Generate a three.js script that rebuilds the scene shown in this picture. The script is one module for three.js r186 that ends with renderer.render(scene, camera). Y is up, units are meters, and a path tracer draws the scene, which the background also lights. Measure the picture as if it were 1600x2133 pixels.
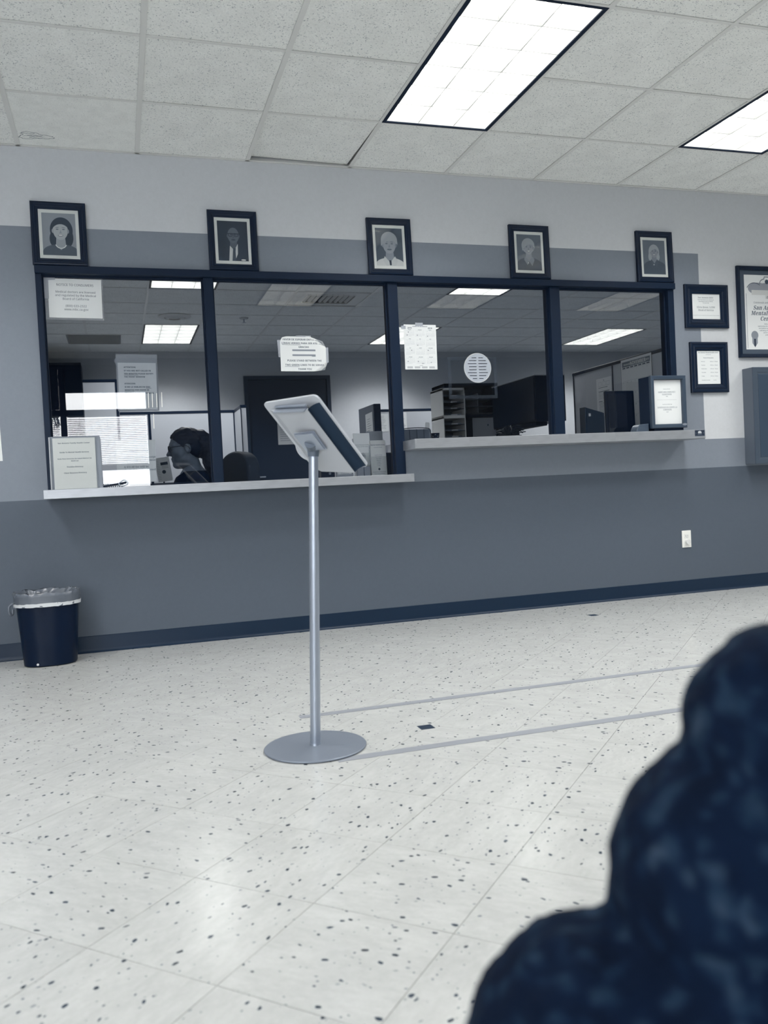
import * as THREE from 'three';
import { RectAreaLightUniformsLib } from 'three/addons/lights/RectAreaLightUniformsLib.js';
import { RoundedBoxGeometry } from 'three/addons/geometries/RoundedBoxGeometry.js';
import { MarchingCubes } from 'three/addons/objects/MarchingCubes.js';
import * as BGU from 'three/addons/utils/BufferGeometryUtils.js';

// ---------------------------------------------------------------- camera, sky, light, exposure
const scene = new THREE.Scene();
const camera = new THREE.PerspectiveCamera(62.29, 1600 / 2133, 0.05, 200);
camera.position.set(0, 0.8262, 4.9186);
camera.rotation.set(0, 0, 0); camera.rotation.order = 'YXZ';
camera.rotation.y = -17.263 * Math.PI / 180; camera.rotation.x = -1.642 * Math.PI / 180; camera.rotation.z = -2.854 * Math.PI / 180;
camera.focus = 4.6; camera.userData.fStop = 4.0;
scene.add(camera);
const renderer = new THREE.WebGLRenderer({ antialias: true });
renderer.toneMapping = THREE.LinearToneMapping;
renderer.toneMappingExposure = 0.9;
renderer.shadowMap.enabled = true;
RectAreaLightUniformsLib.init();
scene.background = new THREE.Color(0.96, 0.98, 1.0);
scene.backgroundIntensity = 14.0;
const SPOT_FRONT = 3.8, SPOT_OFFICE = 7.5, GLOW_FRONT = 4.4, GLOW_OFFICE = 6.0;

// ---------------------------------------------------------------- helpers
const V = (x, y, z) => new THREE.Vector3(x, y, z);
let seed = 12345;
const rnd = () => { seed = (seed * 1664525 + 1013904223) >>> 0; return seed / 4294967296; };
const rr = (a, b) => a + (b - a) * rnd();
const TONE = [[0.008, 0.2, 0.95, 3.0], [0.02, 0.36, 1, 2.2], [0.05, 0.6, 1, 1.62], [0.1, 0.76, 1, 1.36], [0.2, 0.87, 1, 1.22], [0.35, 0.94, 1, 1.11], [0.6, 0.985, 1, 1.0], [1, 1.01, 1, 0.93]];
function col(L, look = L) {                       // a duotone print colour of reflectance L with the tint of a tone "look"
  const l = Math.log(Math.max(0.008, Math.min(1, look)));
  let i = 0; while (i < TONE.length - 2 && Math.log(TONE[i + 1][0]) < l) i++;
  const a = TONE[i], b = TONE[i + 1], t = (l - Math.log(a[0])) / (Math.log(b[0]) - Math.log(a[0]));
  const c = [1, 2, 3].map(k => a[k] + (b[k] - a[k]) * t);
  const y = 0.2126 * c[0] + 0.7152 * c[1] + 0.0722 * c[2];
  return new THREE.Color().setRGB(L * c[0] / y, L * c[1] / y, L * c[2] / y);
}
const css = (L, look) => '#' + col(L, look).getHexString();
const mat = (L, o = {}) => { const { look, ...r } = o; return new THREE.MeshStandardMaterial({ color: col(L, look ?? L), roughness: 0.6, ...r }); };
const phys = (L, o = {}) => { const { look, ...r } = o; return new THREE.MeshPhysicalMaterial({ color: col(L, look ?? L), roughness: 0.6, ...r }); };
const used = new Map();
const numbered = (n) => { const k = used.get(n) ?? 0; used.set(n, k + 1); return k ? `${n}_${String(k).padStart(3, '0')}` : n; };
function shade(o) { o.traverse(m => { if (m.isMesh) { m.castShadow = true; m.receiveShadow = true; } }); return o; }
function tag(o, label, category, group) { o.userData = { label, category, ...(group ? { group } : {}) }; return o; }
function thing(name, label, category, pos = [0, 0, 0], turn = 0, group) {
  const g = new THREE.Group(); g.name = numbered(name); g.position.set(...pos); g.rotation.y = turn;
  tag(g, label, category, group); scene.add(g); return g;
}
function structure(name, o) { o.name = name; o.userData = { kind: 'structure' }; scene.add(o); return o; }
function part(parent, name, geo, m, pos, rot) {
  const o = new THREE.Mesh(geo, m); o.name = name; if (pos) o.position.set(...pos); if (rot) o.rotation.set(...rot);
  o.castShadow = o.receiveShadow = true; parent.add(o); return o;
}
function top(name, label, category, geo, m, pos, rot, group) {
  const o = part(scene, numbered(name), geo, m, pos, rot); tag(o, label, category, group); return o;
}
const box = (w, h, d, r = 0) => r ? new RoundedBoxGeometry(w, h, d, 2, r) : new THREE.BoxGeometry(w, h, d);
function span(x0, x1, y0, y1, z0, z1, r = 0) { const g = box(x1 - x0, y1 - y0, z1 - z0, r); g.translate((x0 + x1) / 2, (y0 + y1) / 2, (z0 + z1) / 2); return g; }
const cyl = (r0, r1, h, n = 24) => new THREE.CylinderGeometry(r0, r1, h, n);
function tube(pts, r, seg = 40, n = 8, closed = false) { return new THREE.TubeGeometry(new THREE.CatmullRomCurve3(pts.map(p => Array.isArray(p) ? V(...p) : p), closed), seg, r, n, closed); }
function rod(a, b, r, n = 10) { const A = V(...a), B = V(...b), d = B.clone().sub(A); const g = cyl(r, r, d.length(), n); g.applyQuaternion(new THREE.Quaternion().setFromUnitVectors(V(0, 1, 0), d.clone().normalize())); g.translate(...A.add(B).multiplyScalar(0.5).toArray()); return g; }
const merge = (list) => BGU.mergeGeometries(list.map(g => { const k = g.index ? g.toNonIndexed() : g; for (const n of Object.keys(k.attributes)) if (!['position', 'normal', 'uv'].includes(n)) k.deleteAttribute(n); return k; }));
function rrect(w, h, r) {
  const s = new THREE.Shape(), x = -w / 2, y = -h / 2;
  s.moveTo(x + r, y); s.lineTo(x + w - r, y); s.quadraticCurveTo(x + w, y, x + w, y + r); s.lineTo(x + w, y + h - r); s.quadraticCurveTo(x + w, y + h, x + w - r, y + h);
  s.lineTo(x + r, y + h); s.quadraticCurveTo(x, y + h, x, y + h - r); s.lineTo(x, y + r); s.quadraticCurveTo(x, y, x + r, y); return s;
}
function canvas(w, h) { const c = document.createElement('canvas'); c.width = Math.round(w); c.height = Math.round(h); return c; }
function tex(c, wrap) { const t = new THREE.CanvasTexture(c); t.colorSpace = THREE.SRGBColorSpace; t.magFilter = THREE.LinearFilter; if (wrap) t.wrapS = t.wrapT = THREE.RepeatWrapping; return t; }
function print(w, h, ppm, draw, bg = css(0.74, 0.55)) {
  const c = canvas(w * ppm, h * ppm), x = c.getContext('2d'); x.fillStyle = bg; x.fillRect(0, 0, c.width, c.height);
  x.textAlign = 'center'; x.textBaseline = 'middle'; x.fillStyle = INK; x.strokeStyle = INK; draw(x, c.width, c.height); return tex(c);
}
const INK = css(0.035);
function text(x, s, px, py, size, o = {}) {
  x.font = `${o.style ?? ''} ${size}px ${o.font ?? 'sans-serif'}`; x.textAlign = o.align ?? 'center'; x.fillStyle = o.color ?? INK; x.fillText(s, px, py);
  if (o.under) { const w = x.measureText(s).width, x0 = o.align === 'left' ? px : px - w / 2; x.fillRect(x0, py + size * 0.48, w, Math.max(1, size * 0.07)); }
}
const M = {
  black: phys(0.011, { roughness: 0.35, specularIntensity: 0.5 }), blackMatte: phys(0.012, { roughness: 0.7, specularIntensity: 0.5 }), frameMetal: phys(0.013, { roughness: 0.5, specularIntensity: 0.4 }),
  paperEdge: mat(0.75), white: mat(0.78, { roughness: 0.5 }), tee: mat(0.72, { roughness: 0.45 }),
  steel: mat(0.62, { metalness: 0.85, roughness: 0.42, look: 0.3 }), alu: mat(0.5, { metalness: 0.8, roughness: 0.36, look: 0.25 }),
  gray: mat(0.25, { roughness: 0.5 }), darkGray: mat(0.06, { roughness: 0.5 }), plasticLight: mat(0.5, { roughness: 0.4 }),
  glass: new THREE.MeshPhysicalMaterial({ color: col(0.72, 0.5), roughness: 0.0, transmission: 1, thickness: 0, ior: 1.75 }),
  acrylic: new THREE.MeshPhysicalMaterial({ color: col(0.93, 0.6), roughness: 0.05, transmission: 1, thickness: 0, ior: 1.45 }),
  film: new THREE.MeshPhysicalMaterial({ color: col(0.8, 0.5), roughness: 0.25, transmission: 0.85, thickness: 0, ior: 1.45 }),
};
// a flat printed sheet: thin box with the print on +z
function sheetMesh(w, h, map, o = {}) {
  const m = new THREE.MeshStandardMaterial({ map, roughness: o.roughness ?? 0.75 });
  const g = new THREE.BoxGeometry(w, h, o.t ?? 0.0008, o.nx ?? 1, o.ny ?? 1, 1);
  if (o.bend) { const p = g.attributes.position; for (let i = 0; i < p.count; i++) { const q = o.bend(p.getX(i) / w, p.getY(i) / h, p.getZ(i)); p.setXYZ(i, p.getX(i) + (q[0] ?? 0), p.getY(i) + (q[1] ?? 0), p.getZ(i) + q[2]); } g.computeVertexNormals(); }
  return new THREE.Mesh(g, [M.paperEdge, M.paperEdge, M.paperEdge, M.paperEdge, m, M.paperEdge]);
}
function sheet(name, label, category, w, h, map, pos, rot = [0, 0, 0], o = {}) {
  const s = sheetMesh(w, h, map, o); s.name = numbered(name); s.position.set(...pos); s.rotation.set(...rot); s.castShadow = s.receiveShadow = true; tag(s, label, category, o.group); scene.add(s); return s;
}
// rectangular moulding: profile is a list of [inset from the outer edge, z]
function moulding(w, h, profile) {
  const pos = [], uv = [];
  const ring = profile.map(([i, z]) => [[-w / 2 + i, -h / 2 + i, z], [w / 2 - i, -h / 2 + i, z], [w / 2 - i, h / 2 - i, z], [-w / 2 + i, h / 2 - i, z]]);
  for (let k = 0; k + 1 < ring.length; k++) for (let s = 0; s < 4; s++) {
    const a = ring[k][s], b = ring[k][(s + 1) % 4], c = ring[k + 1][(s + 1) % 4], d = ring[k + 1][s];
    pos.push(...a, ...b, ...c, ...a, ...c, ...d); uv.push(0, 0, 1, 0, 1, 1, 0, 0, 1, 1, 0, 1);
  }
  const g = new THREE.BufferGeometry(); g.setAttribute('position', new THREE.Float32BufferAttribute(pos, 3)); g.setAttribute('uv', new THREE.Float32BufferAttribute(uv, 2)); g.computeVertexNormals(); return g;
}
// smooth value noise
const hash = (x, y, z) => { let n = Math.sin(x * 127.1 + y * 311.7 + z * 74.7) * 43758.5453; return n - Math.floor(n); };
const ihash = (x, y, z) => { let h = (Math.imul(x, 374761393) ^ Math.imul(y, 668265263) ^ Math.imul(z, 2147483647)) | 0; h = Math.imul(h ^ (h >>> 13), 1274126177); return ((h ^ (h >>> 16)) >>> 0) / 4294967296; };
function noise(x, y, z) {
  const i = Math.floor(x), j = Math.floor(y), k = Math.floor(z), f = (t) => t * t * (3 - 2 * t), u = f(x - i), v = f(y - j), w = f(z - k);
  const L = (a, b, t) => a + (b - a) * t;
  return L(L(L(ihash(i, j, k), ihash(i + 1, j, k), u), L(ihash(i, j + 1, k), ihash(i + 1, j + 1, k), u), v), L(L(ihash(i, j, k + 1), ihash(i + 1, j, k + 1), u), L(ihash(i, j + 1, k + 1), ihash(i + 1, j + 1, k + 1), u), v), w);
}
// signed distance helpers and mesher
const smin = (a, b, k) => { const h = Math.max(k - Math.abs(a - b), 0) / k; return Math.min(a, b) - h * h * k * 0.25; };
const cap = (p, a, b, ra, rb) => { const ax = p[0] - a[0], ay = p[1] - a[1], az = p[2] - a[2], bx = b[0] - a[0], by = b[1] - a[1], bz = b[2] - a[2]; const t = Math.max(0, Math.min(1, (ax * bx + ay * by + az * bz) / (bx * bx + by * by + bz * bz + 1e-12))); return Math.hypot(ax - bx * t, ay - by * t, az - bz * t) - (ra + (rb - ra) * t); };
const ell = (p, c, r) => { const x = (p[0] - c[0]) / r[0], y = (p[1] - c[1]) / r[1], z = (p[2] - c[2]) / r[2]; const k = Math.hypot(x, y, z); return (k - 1) * Math.min(r[0], r[1], r[2]) * (k > 1 ? 1 : 1); };
function sdfMesh(fn, c, half, res, maxPoly = 120000) {
  const mc = new MarchingCubes(res, new THREE.MeshStandardMaterial(), false, false, maxPoly); mc.isolation = 0;
  const s = mc.size, hs = mc.halfsize;
  for (let k = 0; k < s; k++) for (let j = 0; j < s; j++) for (let i = 0; i < s; i++)
    mc.field[i + j * s + k * s * s] = -fn([c[0] + (i - hs) / hs * half, c[1] + (j - hs) / hs * half, c[2] + (k - hs) / hs * half]);
  mc.update();
  const n = mc.count, pos = new Float32Array(n * 3);
  for (let i = 0; i < n; i++) for (let a = 0; a < 3; a++) pos[i * 3 + a] = c[a] + mc.positionArray[i * 3 + a] * half;
  let g = new THREE.BufferGeometry(); g.setAttribute('position', new THREE.BufferAttribute(pos, 3));
  g = BGU.mergeVertices(g, half / res * 0.02); g.computeVertexNormals();
  // make normals point outwards
  const P = g.attributes.position, N = g.attributes.normal; let s2 = 0;
  for (let i = 0; i < P.count; i += 17) { const e = 1e-3, p = [P.getX(i), P.getY(i), P.getZ(i)]; s2 += fn([p[0] + N.getX(i) * e, p[1] + N.getY(i) * e, p[2] + N.getZ(i) * e]) - fn(p) > 0 ? 1 : -1; }
  if (s2 < 0) { const id = g.index.array; for (let i = 0; i < id.length; i += 3) { const t = id[i]; id[i] = id[i + 1]; id[i + 1] = t; } g.computeVertexNormals(); }
  return g;
}

// ---------------------------------------------------------------- the setting: walls
const H = 2.743, XL = -4.2, XR = 7.2, ZB = 7.0, OXL = -0.8, OXR = 8.6, OZ = -6.55;
function speckle(base, spread, n, px = 256) {      // faint roller texture of wall paint
  const c = canvas(px, px), x = c.getContext('2d'); const d = x.createImageData(px, px);
  for (let i = 0; i < px * px; i++) { const u = i % px, v = (i / px) | 0; const k = 1 + spread * (noise(u / 7, v / 7, n) + noise(u / 2.3, v / 2.3, n + 9) - 1); for (let a = 0; a < 3; a++) d.data[i * 4 + a] = Math.max(0, Math.min(255, 235 * k)); d.data[i * 4 + 3] = 255; }
  x.putImageData(d, 0, 0); return tex(c, true);
}
const paintTex = speckle(1, 0.014, 3);
function paint(L, look) { const t = paintTex.clone(); t.repeat.set(1.6, 1.6); return new THREE.MeshStandardMaterial({ color: col(L, look), map: t, roughness: 0.62 }); }
const lightPaint = paint(0.67, 0.47), greyPaint = paint(0.255, 0.21), darkPaint = paint(0.106, 0.115);
function uvWorld(g) { const p = g.attributes.position, n = g.attributes.normal, uv = g.attributes.uv; for (let i = 0; i < p.count; i++) { const ax = Math.abs(n.getX(i)), ay = Math.abs(n.getY(i)); if (ay > 0.7) uv.setXY(i, p.getX(i), p.getZ(i)); else if (ax > 0.7) uv.setXY(i, p.getZ(i), p.getY(i)); else uv.setXY(i, p.getX(i), p.getY(i)); } return g; }
{
  const w = structure('wall_front', new THREE.Group());
  const seg = (name, m, x0, x1, y0, y1) => part(w, name, uvWorld(span(x0, x1, y0, y1, -0.12, 0)), m);
  seg('lower_wall', darkPaint, XL - 0.12, XR + 0.12, 0, 0.853);
  for (const r of [[XL - 0.12, -0.366, 0.853, 2.318], [-0.366, 3.652, 2.106, 2.318], [1.68, 3.652, 0.853, 1.045], [3.652, 3.868, 0.853, 2.318], [3.868, XR + 0.12, 0.853, 1.05]]) seg('accent_wall', greyPaint, ...r);
  seg('upper_wall', lightPaint, XL - 0.12, 3.868, 2.318, H + 0.2); seg('upper_wall', lightPaint, 3.868, XR + 0.12, 1.05, H + 0.2);
  const solid = (name, m, ...a) => structure(name, new THREE.Mesh(uvWorld(span(...a)), m));
  solid('wall_left', lightPaint, XL - 0.12, XL, 0, H + 0.2, 0, ZB);
  solid('wall_right', lightPaint, XR, XR + 0.12, 0, H + 0.2, 0, ZB);
  solid('wall_office_left', lightPaint, OXL - 0.12, OXL, 0, H + 0.2, OZ, -0.12);
  solid('wall_office_right', lightPaint, OXR, OXR + 0.12, 0, H + 0.2, OZ, -0.12);
  const ob = structure('wall_office_back', new THREE.Group());
  part(ob, 'wall_field', uvWorld(span(OXL - 0.12, OXR + 0.12, 0, H + 0.2, OZ - 0.12, OZ)), lightPaint);
  part(ob, 'wall_field', span(XR + 0.12, OXR + 0.12, 0, H + 0.2, -0.12, 0), lightPaint);
  // wall behind the camera, with the daylight window in it
  const bw = structure('wall_back', new THREE.Group());
  for (const r of [[XL - 0.12, -4.06, 0, H + 0.2], [0.46, XR + 0.12, 0, H + 0.2], [-4.06, 0.46, 0, 0.75], [-4.06, 0.46, 2.66, H + 0.2]]) part(bw, 'wall_field', uvWorld(span(r[0], r[1], r[2], r[3], ZB, ZB + 0.15)), greyPaint);
  // floors' slabs and the roof over both rooms
  const roof = structure('roof_slab', new THREE.Mesh(span(XL - 0.3, OXR + 0.3, H + 0.2, H + 0.35, OZ - 0.3, ZB + 0.3), M.darkGray));
}
// ---------------------------------------------------------------- floor of 12-inch tiles laid diagonally
const S = 0.3048, c45 = Math.SQRT1_2;
function floorTexture() {
  const N = 2048, m = 6 * S, c = canvas(N, N), x = c.getContext('2d'), k = N / m;
  const B = 768, cb = canvas(B, B), xb = cb.getContext('2d'), d = xb.createImageData(B, B);
  for (let v = 0; v < B; v++) for (let u = 0; u < B; u++) {
    const a = noise(u / 34, v / 13, 1), b = noise(u / 8, v / 3.4, 2), e = noise(u / 2, v / 1.4, 5);
    const t = 226 + (a - 0.5) * 9 + (b - 0.5) * 9 + (e - 0.5) * 6, i = (v * B + u) * 4;
    d.data[i] = t; d.data[i + 1] = t + 0.5; d.data[i + 2] = t - 1; d.data[i + 3] = 255;
  }
  xb.putImageData(d, 0, 0); x.drawImage(cb, 0, 0, N, N);
  const chip = (px, py, r, fill) => { x.fillStyle = fill; x.beginPath(); const n = 5 + (rnd() * 4 | 0), ph = rnd() * 6.28, el = rr(0.35, 0.8), ro = rr(-0.5, 0.5); for (let i = 0; i < n; i++) { const a = ph + i / n * 6.283, q = r * rr(0.6, 1.15); const ex = Math.cos(a) * q, ey = Math.sin(a) * q * el; x.lineTo(px + ex * Math.cos(ro) - ey * Math.sin(ro), py + ex * Math.sin(ro) + ey * Math.cos(ro)); } x.fill(); };
  for (let i = 0; i < 650; i++) chip(rnd() * N, rnd() * N, k * rr(0.0022, 0.0058), css(rr(0.34, 0.5)));
  for (let i = 0; i < 950; i++) chip(rnd() * N, rnd() * N, k * rr(0.0015, 0.0034), css(rr(0.06, 0.25)));
  for (let i = 0; i < 820; i++) chip(rnd() * N, rnd() * N, k * rr(0.003, 0.0085), css(rr(0.02, 0.09)));
  return tex(c, true);
}
const floorMat = new THREE.MeshPhysicalMaterial({ map: floorTexture(), color: col(0.71, 0.62), roughness: 0.19, ior: 1.72 });
{
  const fl = structure('floor', new THREE.Group());
  part(fl, 'floor_slab', span(XL - 0.12, OXR + 0.12, -0.12, -0.0032, OZ - 0.12, ZB + 0.15), mat(0.02));
  part(fl, 'office_floor', span(OXL, OXR, -0.0032, 0.004, OZ, -0.12), mat(0.035));
  const geos = [];
  for (let v = 0; v < 16; v++) {
    const g = new THREE.BoxGeometry(S - 0.0013, 0.0032, S - 0.0013); const p = g.attributes.position, uv = g.attributes.uv;
    for (let i = 0; i < p.count; i++) uv.setXY(i, (p.getX(i) / S + 0.5 + (v % 6) + (v > 11 ? 0.37 : 0)) / 6, (p.getZ(i) / S + 0.5 + ((v * 5 + (v / 6 | 0)) % 6)) / 6);
    geos.push(g);
  }
  const list = [];
  const O = [-0.3204, 3.0468];
  for (let i = -40; i < 40; i++) for (let j = -40; j < 40; j++) {
    const a = i + 0.5, b = j + 0.5, x = O[0] + S * c45 * (a + b), z = O[1] + S * c45 * (a - b);
    if (x < XL - 0.1 || x > XR + 0.1 || z < -0.1 || z > ZB + 0.1) continue;
    const dz = 4.9186 - z, ang = Math.atan2(x, dz) * 57.3 - 17.26, seen = dz > 0.7 && Math.abs(ang) < 27;
    list.push({ x, z, seen, d: Math.hypot(x, dz), v: Math.floor(hash(i, j, 3) * 16), q: Math.floor(hash(i, j, 8) * 4) });
  }
  list.sort((p, q) => (q.seen - p.seen) || (p.d - q.d));
  const rest = [];
  list.forEach((t, n) => {
    const ry = Math.PI / 4 + t.q * Math.PI / 2, lift = -0.0016 + (hash(t.x, t.z, 1) - 0.5) * 0.0003;
    if (n < 300 && t.seen) part(fl, 'floor_tile', geos[t.v], floorMat, [t.x, lift, t.z], [0, ry, 0]);
    else { const g = geos[t.v].clone(); g.rotateY(ry); g.translate(t.x, -0.0016, t.z); rest.push(g); }
  });
  const far = part(fl, 'floor_tile', merge(rest), floorMat); far.userData = { kind: 'stuff' };
  const dark = mat(0.022, { roughness: 0.4 });
  for (const [x, z] of [[0.957, 2.2], [2.67, 0.447]]) part(fl, 'inset_tile', box(0.05, 0.003, 0.05), dark, [x, -0.0009, z]);
}
// ---------------------------------------------------------------- ceilings: lay-in tiles on a tee grid
function tileTexture(stain) {
  const N = 1024, c = canvas(N, N), x = c.getContext('2d'); const d = x.createImageData(N, N);
  for (let v = 0; v < N; v++) for (let u = 0; u < N; u++) { const t = 240 + (noise(u / 60, v / 60, 4) - 0.5) * 8 + (noise(u / 3, v / 3, 6) - 0.5) * 16, i = (v * N + u) * 4; d.data[i] = t - 1; d.data[i + 1] = t; d.data[i + 2] = t; d.data[i + 3] = 255; }
  x.putImageData(d, 0, 0);
  const n = stain ? 1500 : 5200, k = stain ? 1 : 1;
  for (let i = 0; i < n; i++) { x.strokeStyle = css(rr(0.12, 0.42)); x.lineWidth = rr(0.7, 2.0); x.beginPath(); const px = rnd() * N, py = rnd() * N, a = rr(-0.6, 0.6) + (rnd() < 0.3 ? 1.5 : 0), l = rr(1.5, 6.5) * k; x.moveTo(px, py); x.lineTo(px + Math.cos(a) * l, py + Math.sin(a) * l); x.stroke(); }
  if (stain) { // an old leak: a ragged outline on the board
    x.strokeStyle = css(0.1); x.lineWidth = 5; x.beginPath();
    const pts = []; for (let i = 0; i <= 40; i++) { const a = i / 40 * 6.283; const q = 1 + 0.25 * Math.sin(a * 3 + 1) + rr(-0.12, 0.12); pts.push([150 + Math.cos(a) * 130 * q, 800 + Math.sin(a) * 62 * q]); }
    pts.forEach((p, i) => i ? x.lineTo(...p) : x.moveTo(...p)); x.stroke();
    x.lineWidth = 3; for (let i = 0; i < 9; i++) { x.beginPath(); let px = rr(40, 120), py = rr(750, 850); x.moveTo(px, py); for (let s = 0; s < 7; s++) { px += rr(8, 26); py += rr(-12, 12); x.lineTo(px, py); } x.stroke(); }
  }
  return tex(c, true);
}
const T = 0.6096;
const tileTex = tileTexture(false), tileMat = new THREE.MeshStandardMaterial({ map: tileTex, color: col(0.98, 0.72), roughness: 0.9 });
const stainMat = new THREE.MeshStandardMaterial({ map: tileTexture(true), color: col(0.98, 0.72), roughness: 0.9 });
function ceilingGrid(name, xs, zs, holes, special = () => null) {
  const c = structure(name, new THREE.Group());
  const cache = new Map();
  for (let i = 0; i + 1 < xs.length; i++) for (let j = 0; j + 1 < zs.length; j++) {
    const x0 = xs[i], x1 = xs[i + 1], z0 = zs[j], z1 = zs[j + 1], mx = (x0 + x1) / 2, mz = (z0 + z1) / 2;
    if (holes.some(h => mx > h[0] && mx < h[1] && mz > h[2] && mz < h[3])) continue;
    const w = x1 - x0 - 0.004, d = z1 - z0 - 0.004, v = Math.floor(hash(i, j, 5) * 4), key = `${w.toFixed(3)},${d.toFixed(3)},${v}`;
    if (!cache.has(key)) { const g = box(w, 0.014, d); const p = g.attributes.position, uv = g.attributes.uv; for (let a = 0; a < p.count; a++) uv.setXY(a, (p.getX(a) / T + 0.5) * 0.5 + (v % 2) * 0.5, (p.getZ(a) / T + 0.5) * 0.5 + (v > 1 ? 0.5 : 0)); cache.set(key, g); }
    let g = cache.get(key), m = tileMat; const sp = special(i, j);
    if (sp === 'stain') { g = box(w, 0.014, d); const p = g.attributes.position, uv = g.attributes.uv; for (let a = 0; a < p.count; a++) uv.setXY(a, p.getX(a) / w + 0.5, p.getZ(a) / d + 0.5); m = stainMat; }
    const t = part(c, 'ceiling_tile', g, m, [mx, H + 0.0085 + hash(i, j, 7) * 0.001, mz]);
    if (sp === 'askew') { t.position.x -= 0.012; t.position.z += 0.012; t.position.y += 0.012; t.rotation.set(0.02, 0.012, -0.02); }
  }
  const inHole = (x, z) => holes.some(h => x > h[0] + 0.02 && x < h[1] - 0.02 && z > h[2] + 0.02 && z < h[3] - 0.02);
  const z0 = zs[0], z1 = zs[zs.length - 1], x0 = xs[0], x1 = xs[xs.length - 1];
  for (const x of xs.slice(1, -1)) part(c, 'main_tee', merge([span(x - 0.012, x + 0.012, H - 0.002, H, z0, z1), span(x - 0.001, x + 0.001, H, H + 0.03, z0, z1)]), M.tee);
  for (const z of zs.slice(1, -1)) for (let i = 0; i + 1 < xs.length; i++) if (!inHole((xs[i] + xs[i + 1]) / 2, z)) part(c, 'cross_tee', span(xs[i] + 0.012, xs[i + 1] - 0.012, H - 0.0018, H + 0.0002, z - 0.0095, z + 0.0095), M.tee);
  return c;
}
const grid = (from, to, start) => { const a = [from]; for (let k = start; k < to - 0.05; k += T) if (k > from + 0.05) a.push(k); a.push(to); return a; };
const FX = [1.4184, 3.2472, 5.076], FZ = [0.642, 2.4708], frontLights = [];
for (const z of FZ) for (const x of FX) frontLights.push([x, x + T, z, z + 2 * T]);
for (const z of FZ) frontLights.push([0.1992 - 3 * T, 0.1992 - 2 * T, z, z + 2 * T]);
const fxs = grid(XL, XR, 0.1992 - 8 * T), fzs = grid(0, ZB, 0.642);
{
  const iA = fxs.findIndex(x => Math.abs(x - (0.1992 + T)) < 0.01), iS = fxs.findIndex(x => Math.abs(x - (0.1992 - T)) < 0.01);
  ceilingGrid('ceiling', fxs, fzs, frontLights, (i, j) => j === 0 && i === iA ? 'askew' : j === 0 && i === iS ? 'stain' : null);
}
const officeLights = [[0.355, 0.9646, -3.1, -1.8808], [0.355, 0.9646, -5.96, -4.7408], [3.255, 3.8646, -3.1, -1.8808], [3.255, 3.8646, -5.96, -4.7408], [6.15, 6.7596, -5.96, -4.7408], [6.15, 6.7596, -3.1, -1.8808]];
const oxs = [OXL, -0.2546, 0.355, 0.9646, 1.728, 2.491, 3.255, 3.8646, 4.626, 5.388, 6.15, 6.7596, 7.37, 7.98, OXR];
const ozs = [OZ, -5.96, -5.3504, -4.7408, -4.2, -3.71, -3.1, -2.4904, -1.8808, -1.2712, -0.6616, -0.12];
ceilingGrid('ceiling_001', oxs, ozs, [...officeLights, [1.728, 2.491, -3.71, -3.1]]);
{ // wall angle where the ceiling meets the front wall
  structure('trim_1', new THREE.Mesh(merge([span(XL, XR, H - 0.002, H, 0, 0.022), span(XL, XR, H - 0.002, H + 0.02, 0, 0.001)]), M.tee));
  // rubber cove base
  const sh = new THREE.Shape(); sh.moveTo(0, 0); sh.lineTo(0.016, 0); sh.lineTo(0.0155, 0.002); sh.quadraticCurveTo(0.005, 0.006, 0.0042, 0.02); sh.lineTo(0.0035, 0.09); sh.lineTo(0, 0.092); sh.closePath();
  const g = new THREE.ExtrudeGeometry(sh, { depth: XR - XL, bevelEnabled: false, curveSegments: 6 }); g.rotateY(-Math.PI / 2); g.scale(-1, 1, 1);
  g.computeBoundingBox(); const b = g.boundingBox; g.translate(XL - b.min.x, 0, -b.min.z);
  const bm = phys(0.02, { specularIntensity: 0.5, roughness: 0.38, side: THREE.DoubleSide }); const cb = new THREE.Mesh(g.toNonIndexed ? g : g, bm); g.computeVertexNormals();
  structure('baseboard_front', cb);
}
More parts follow.
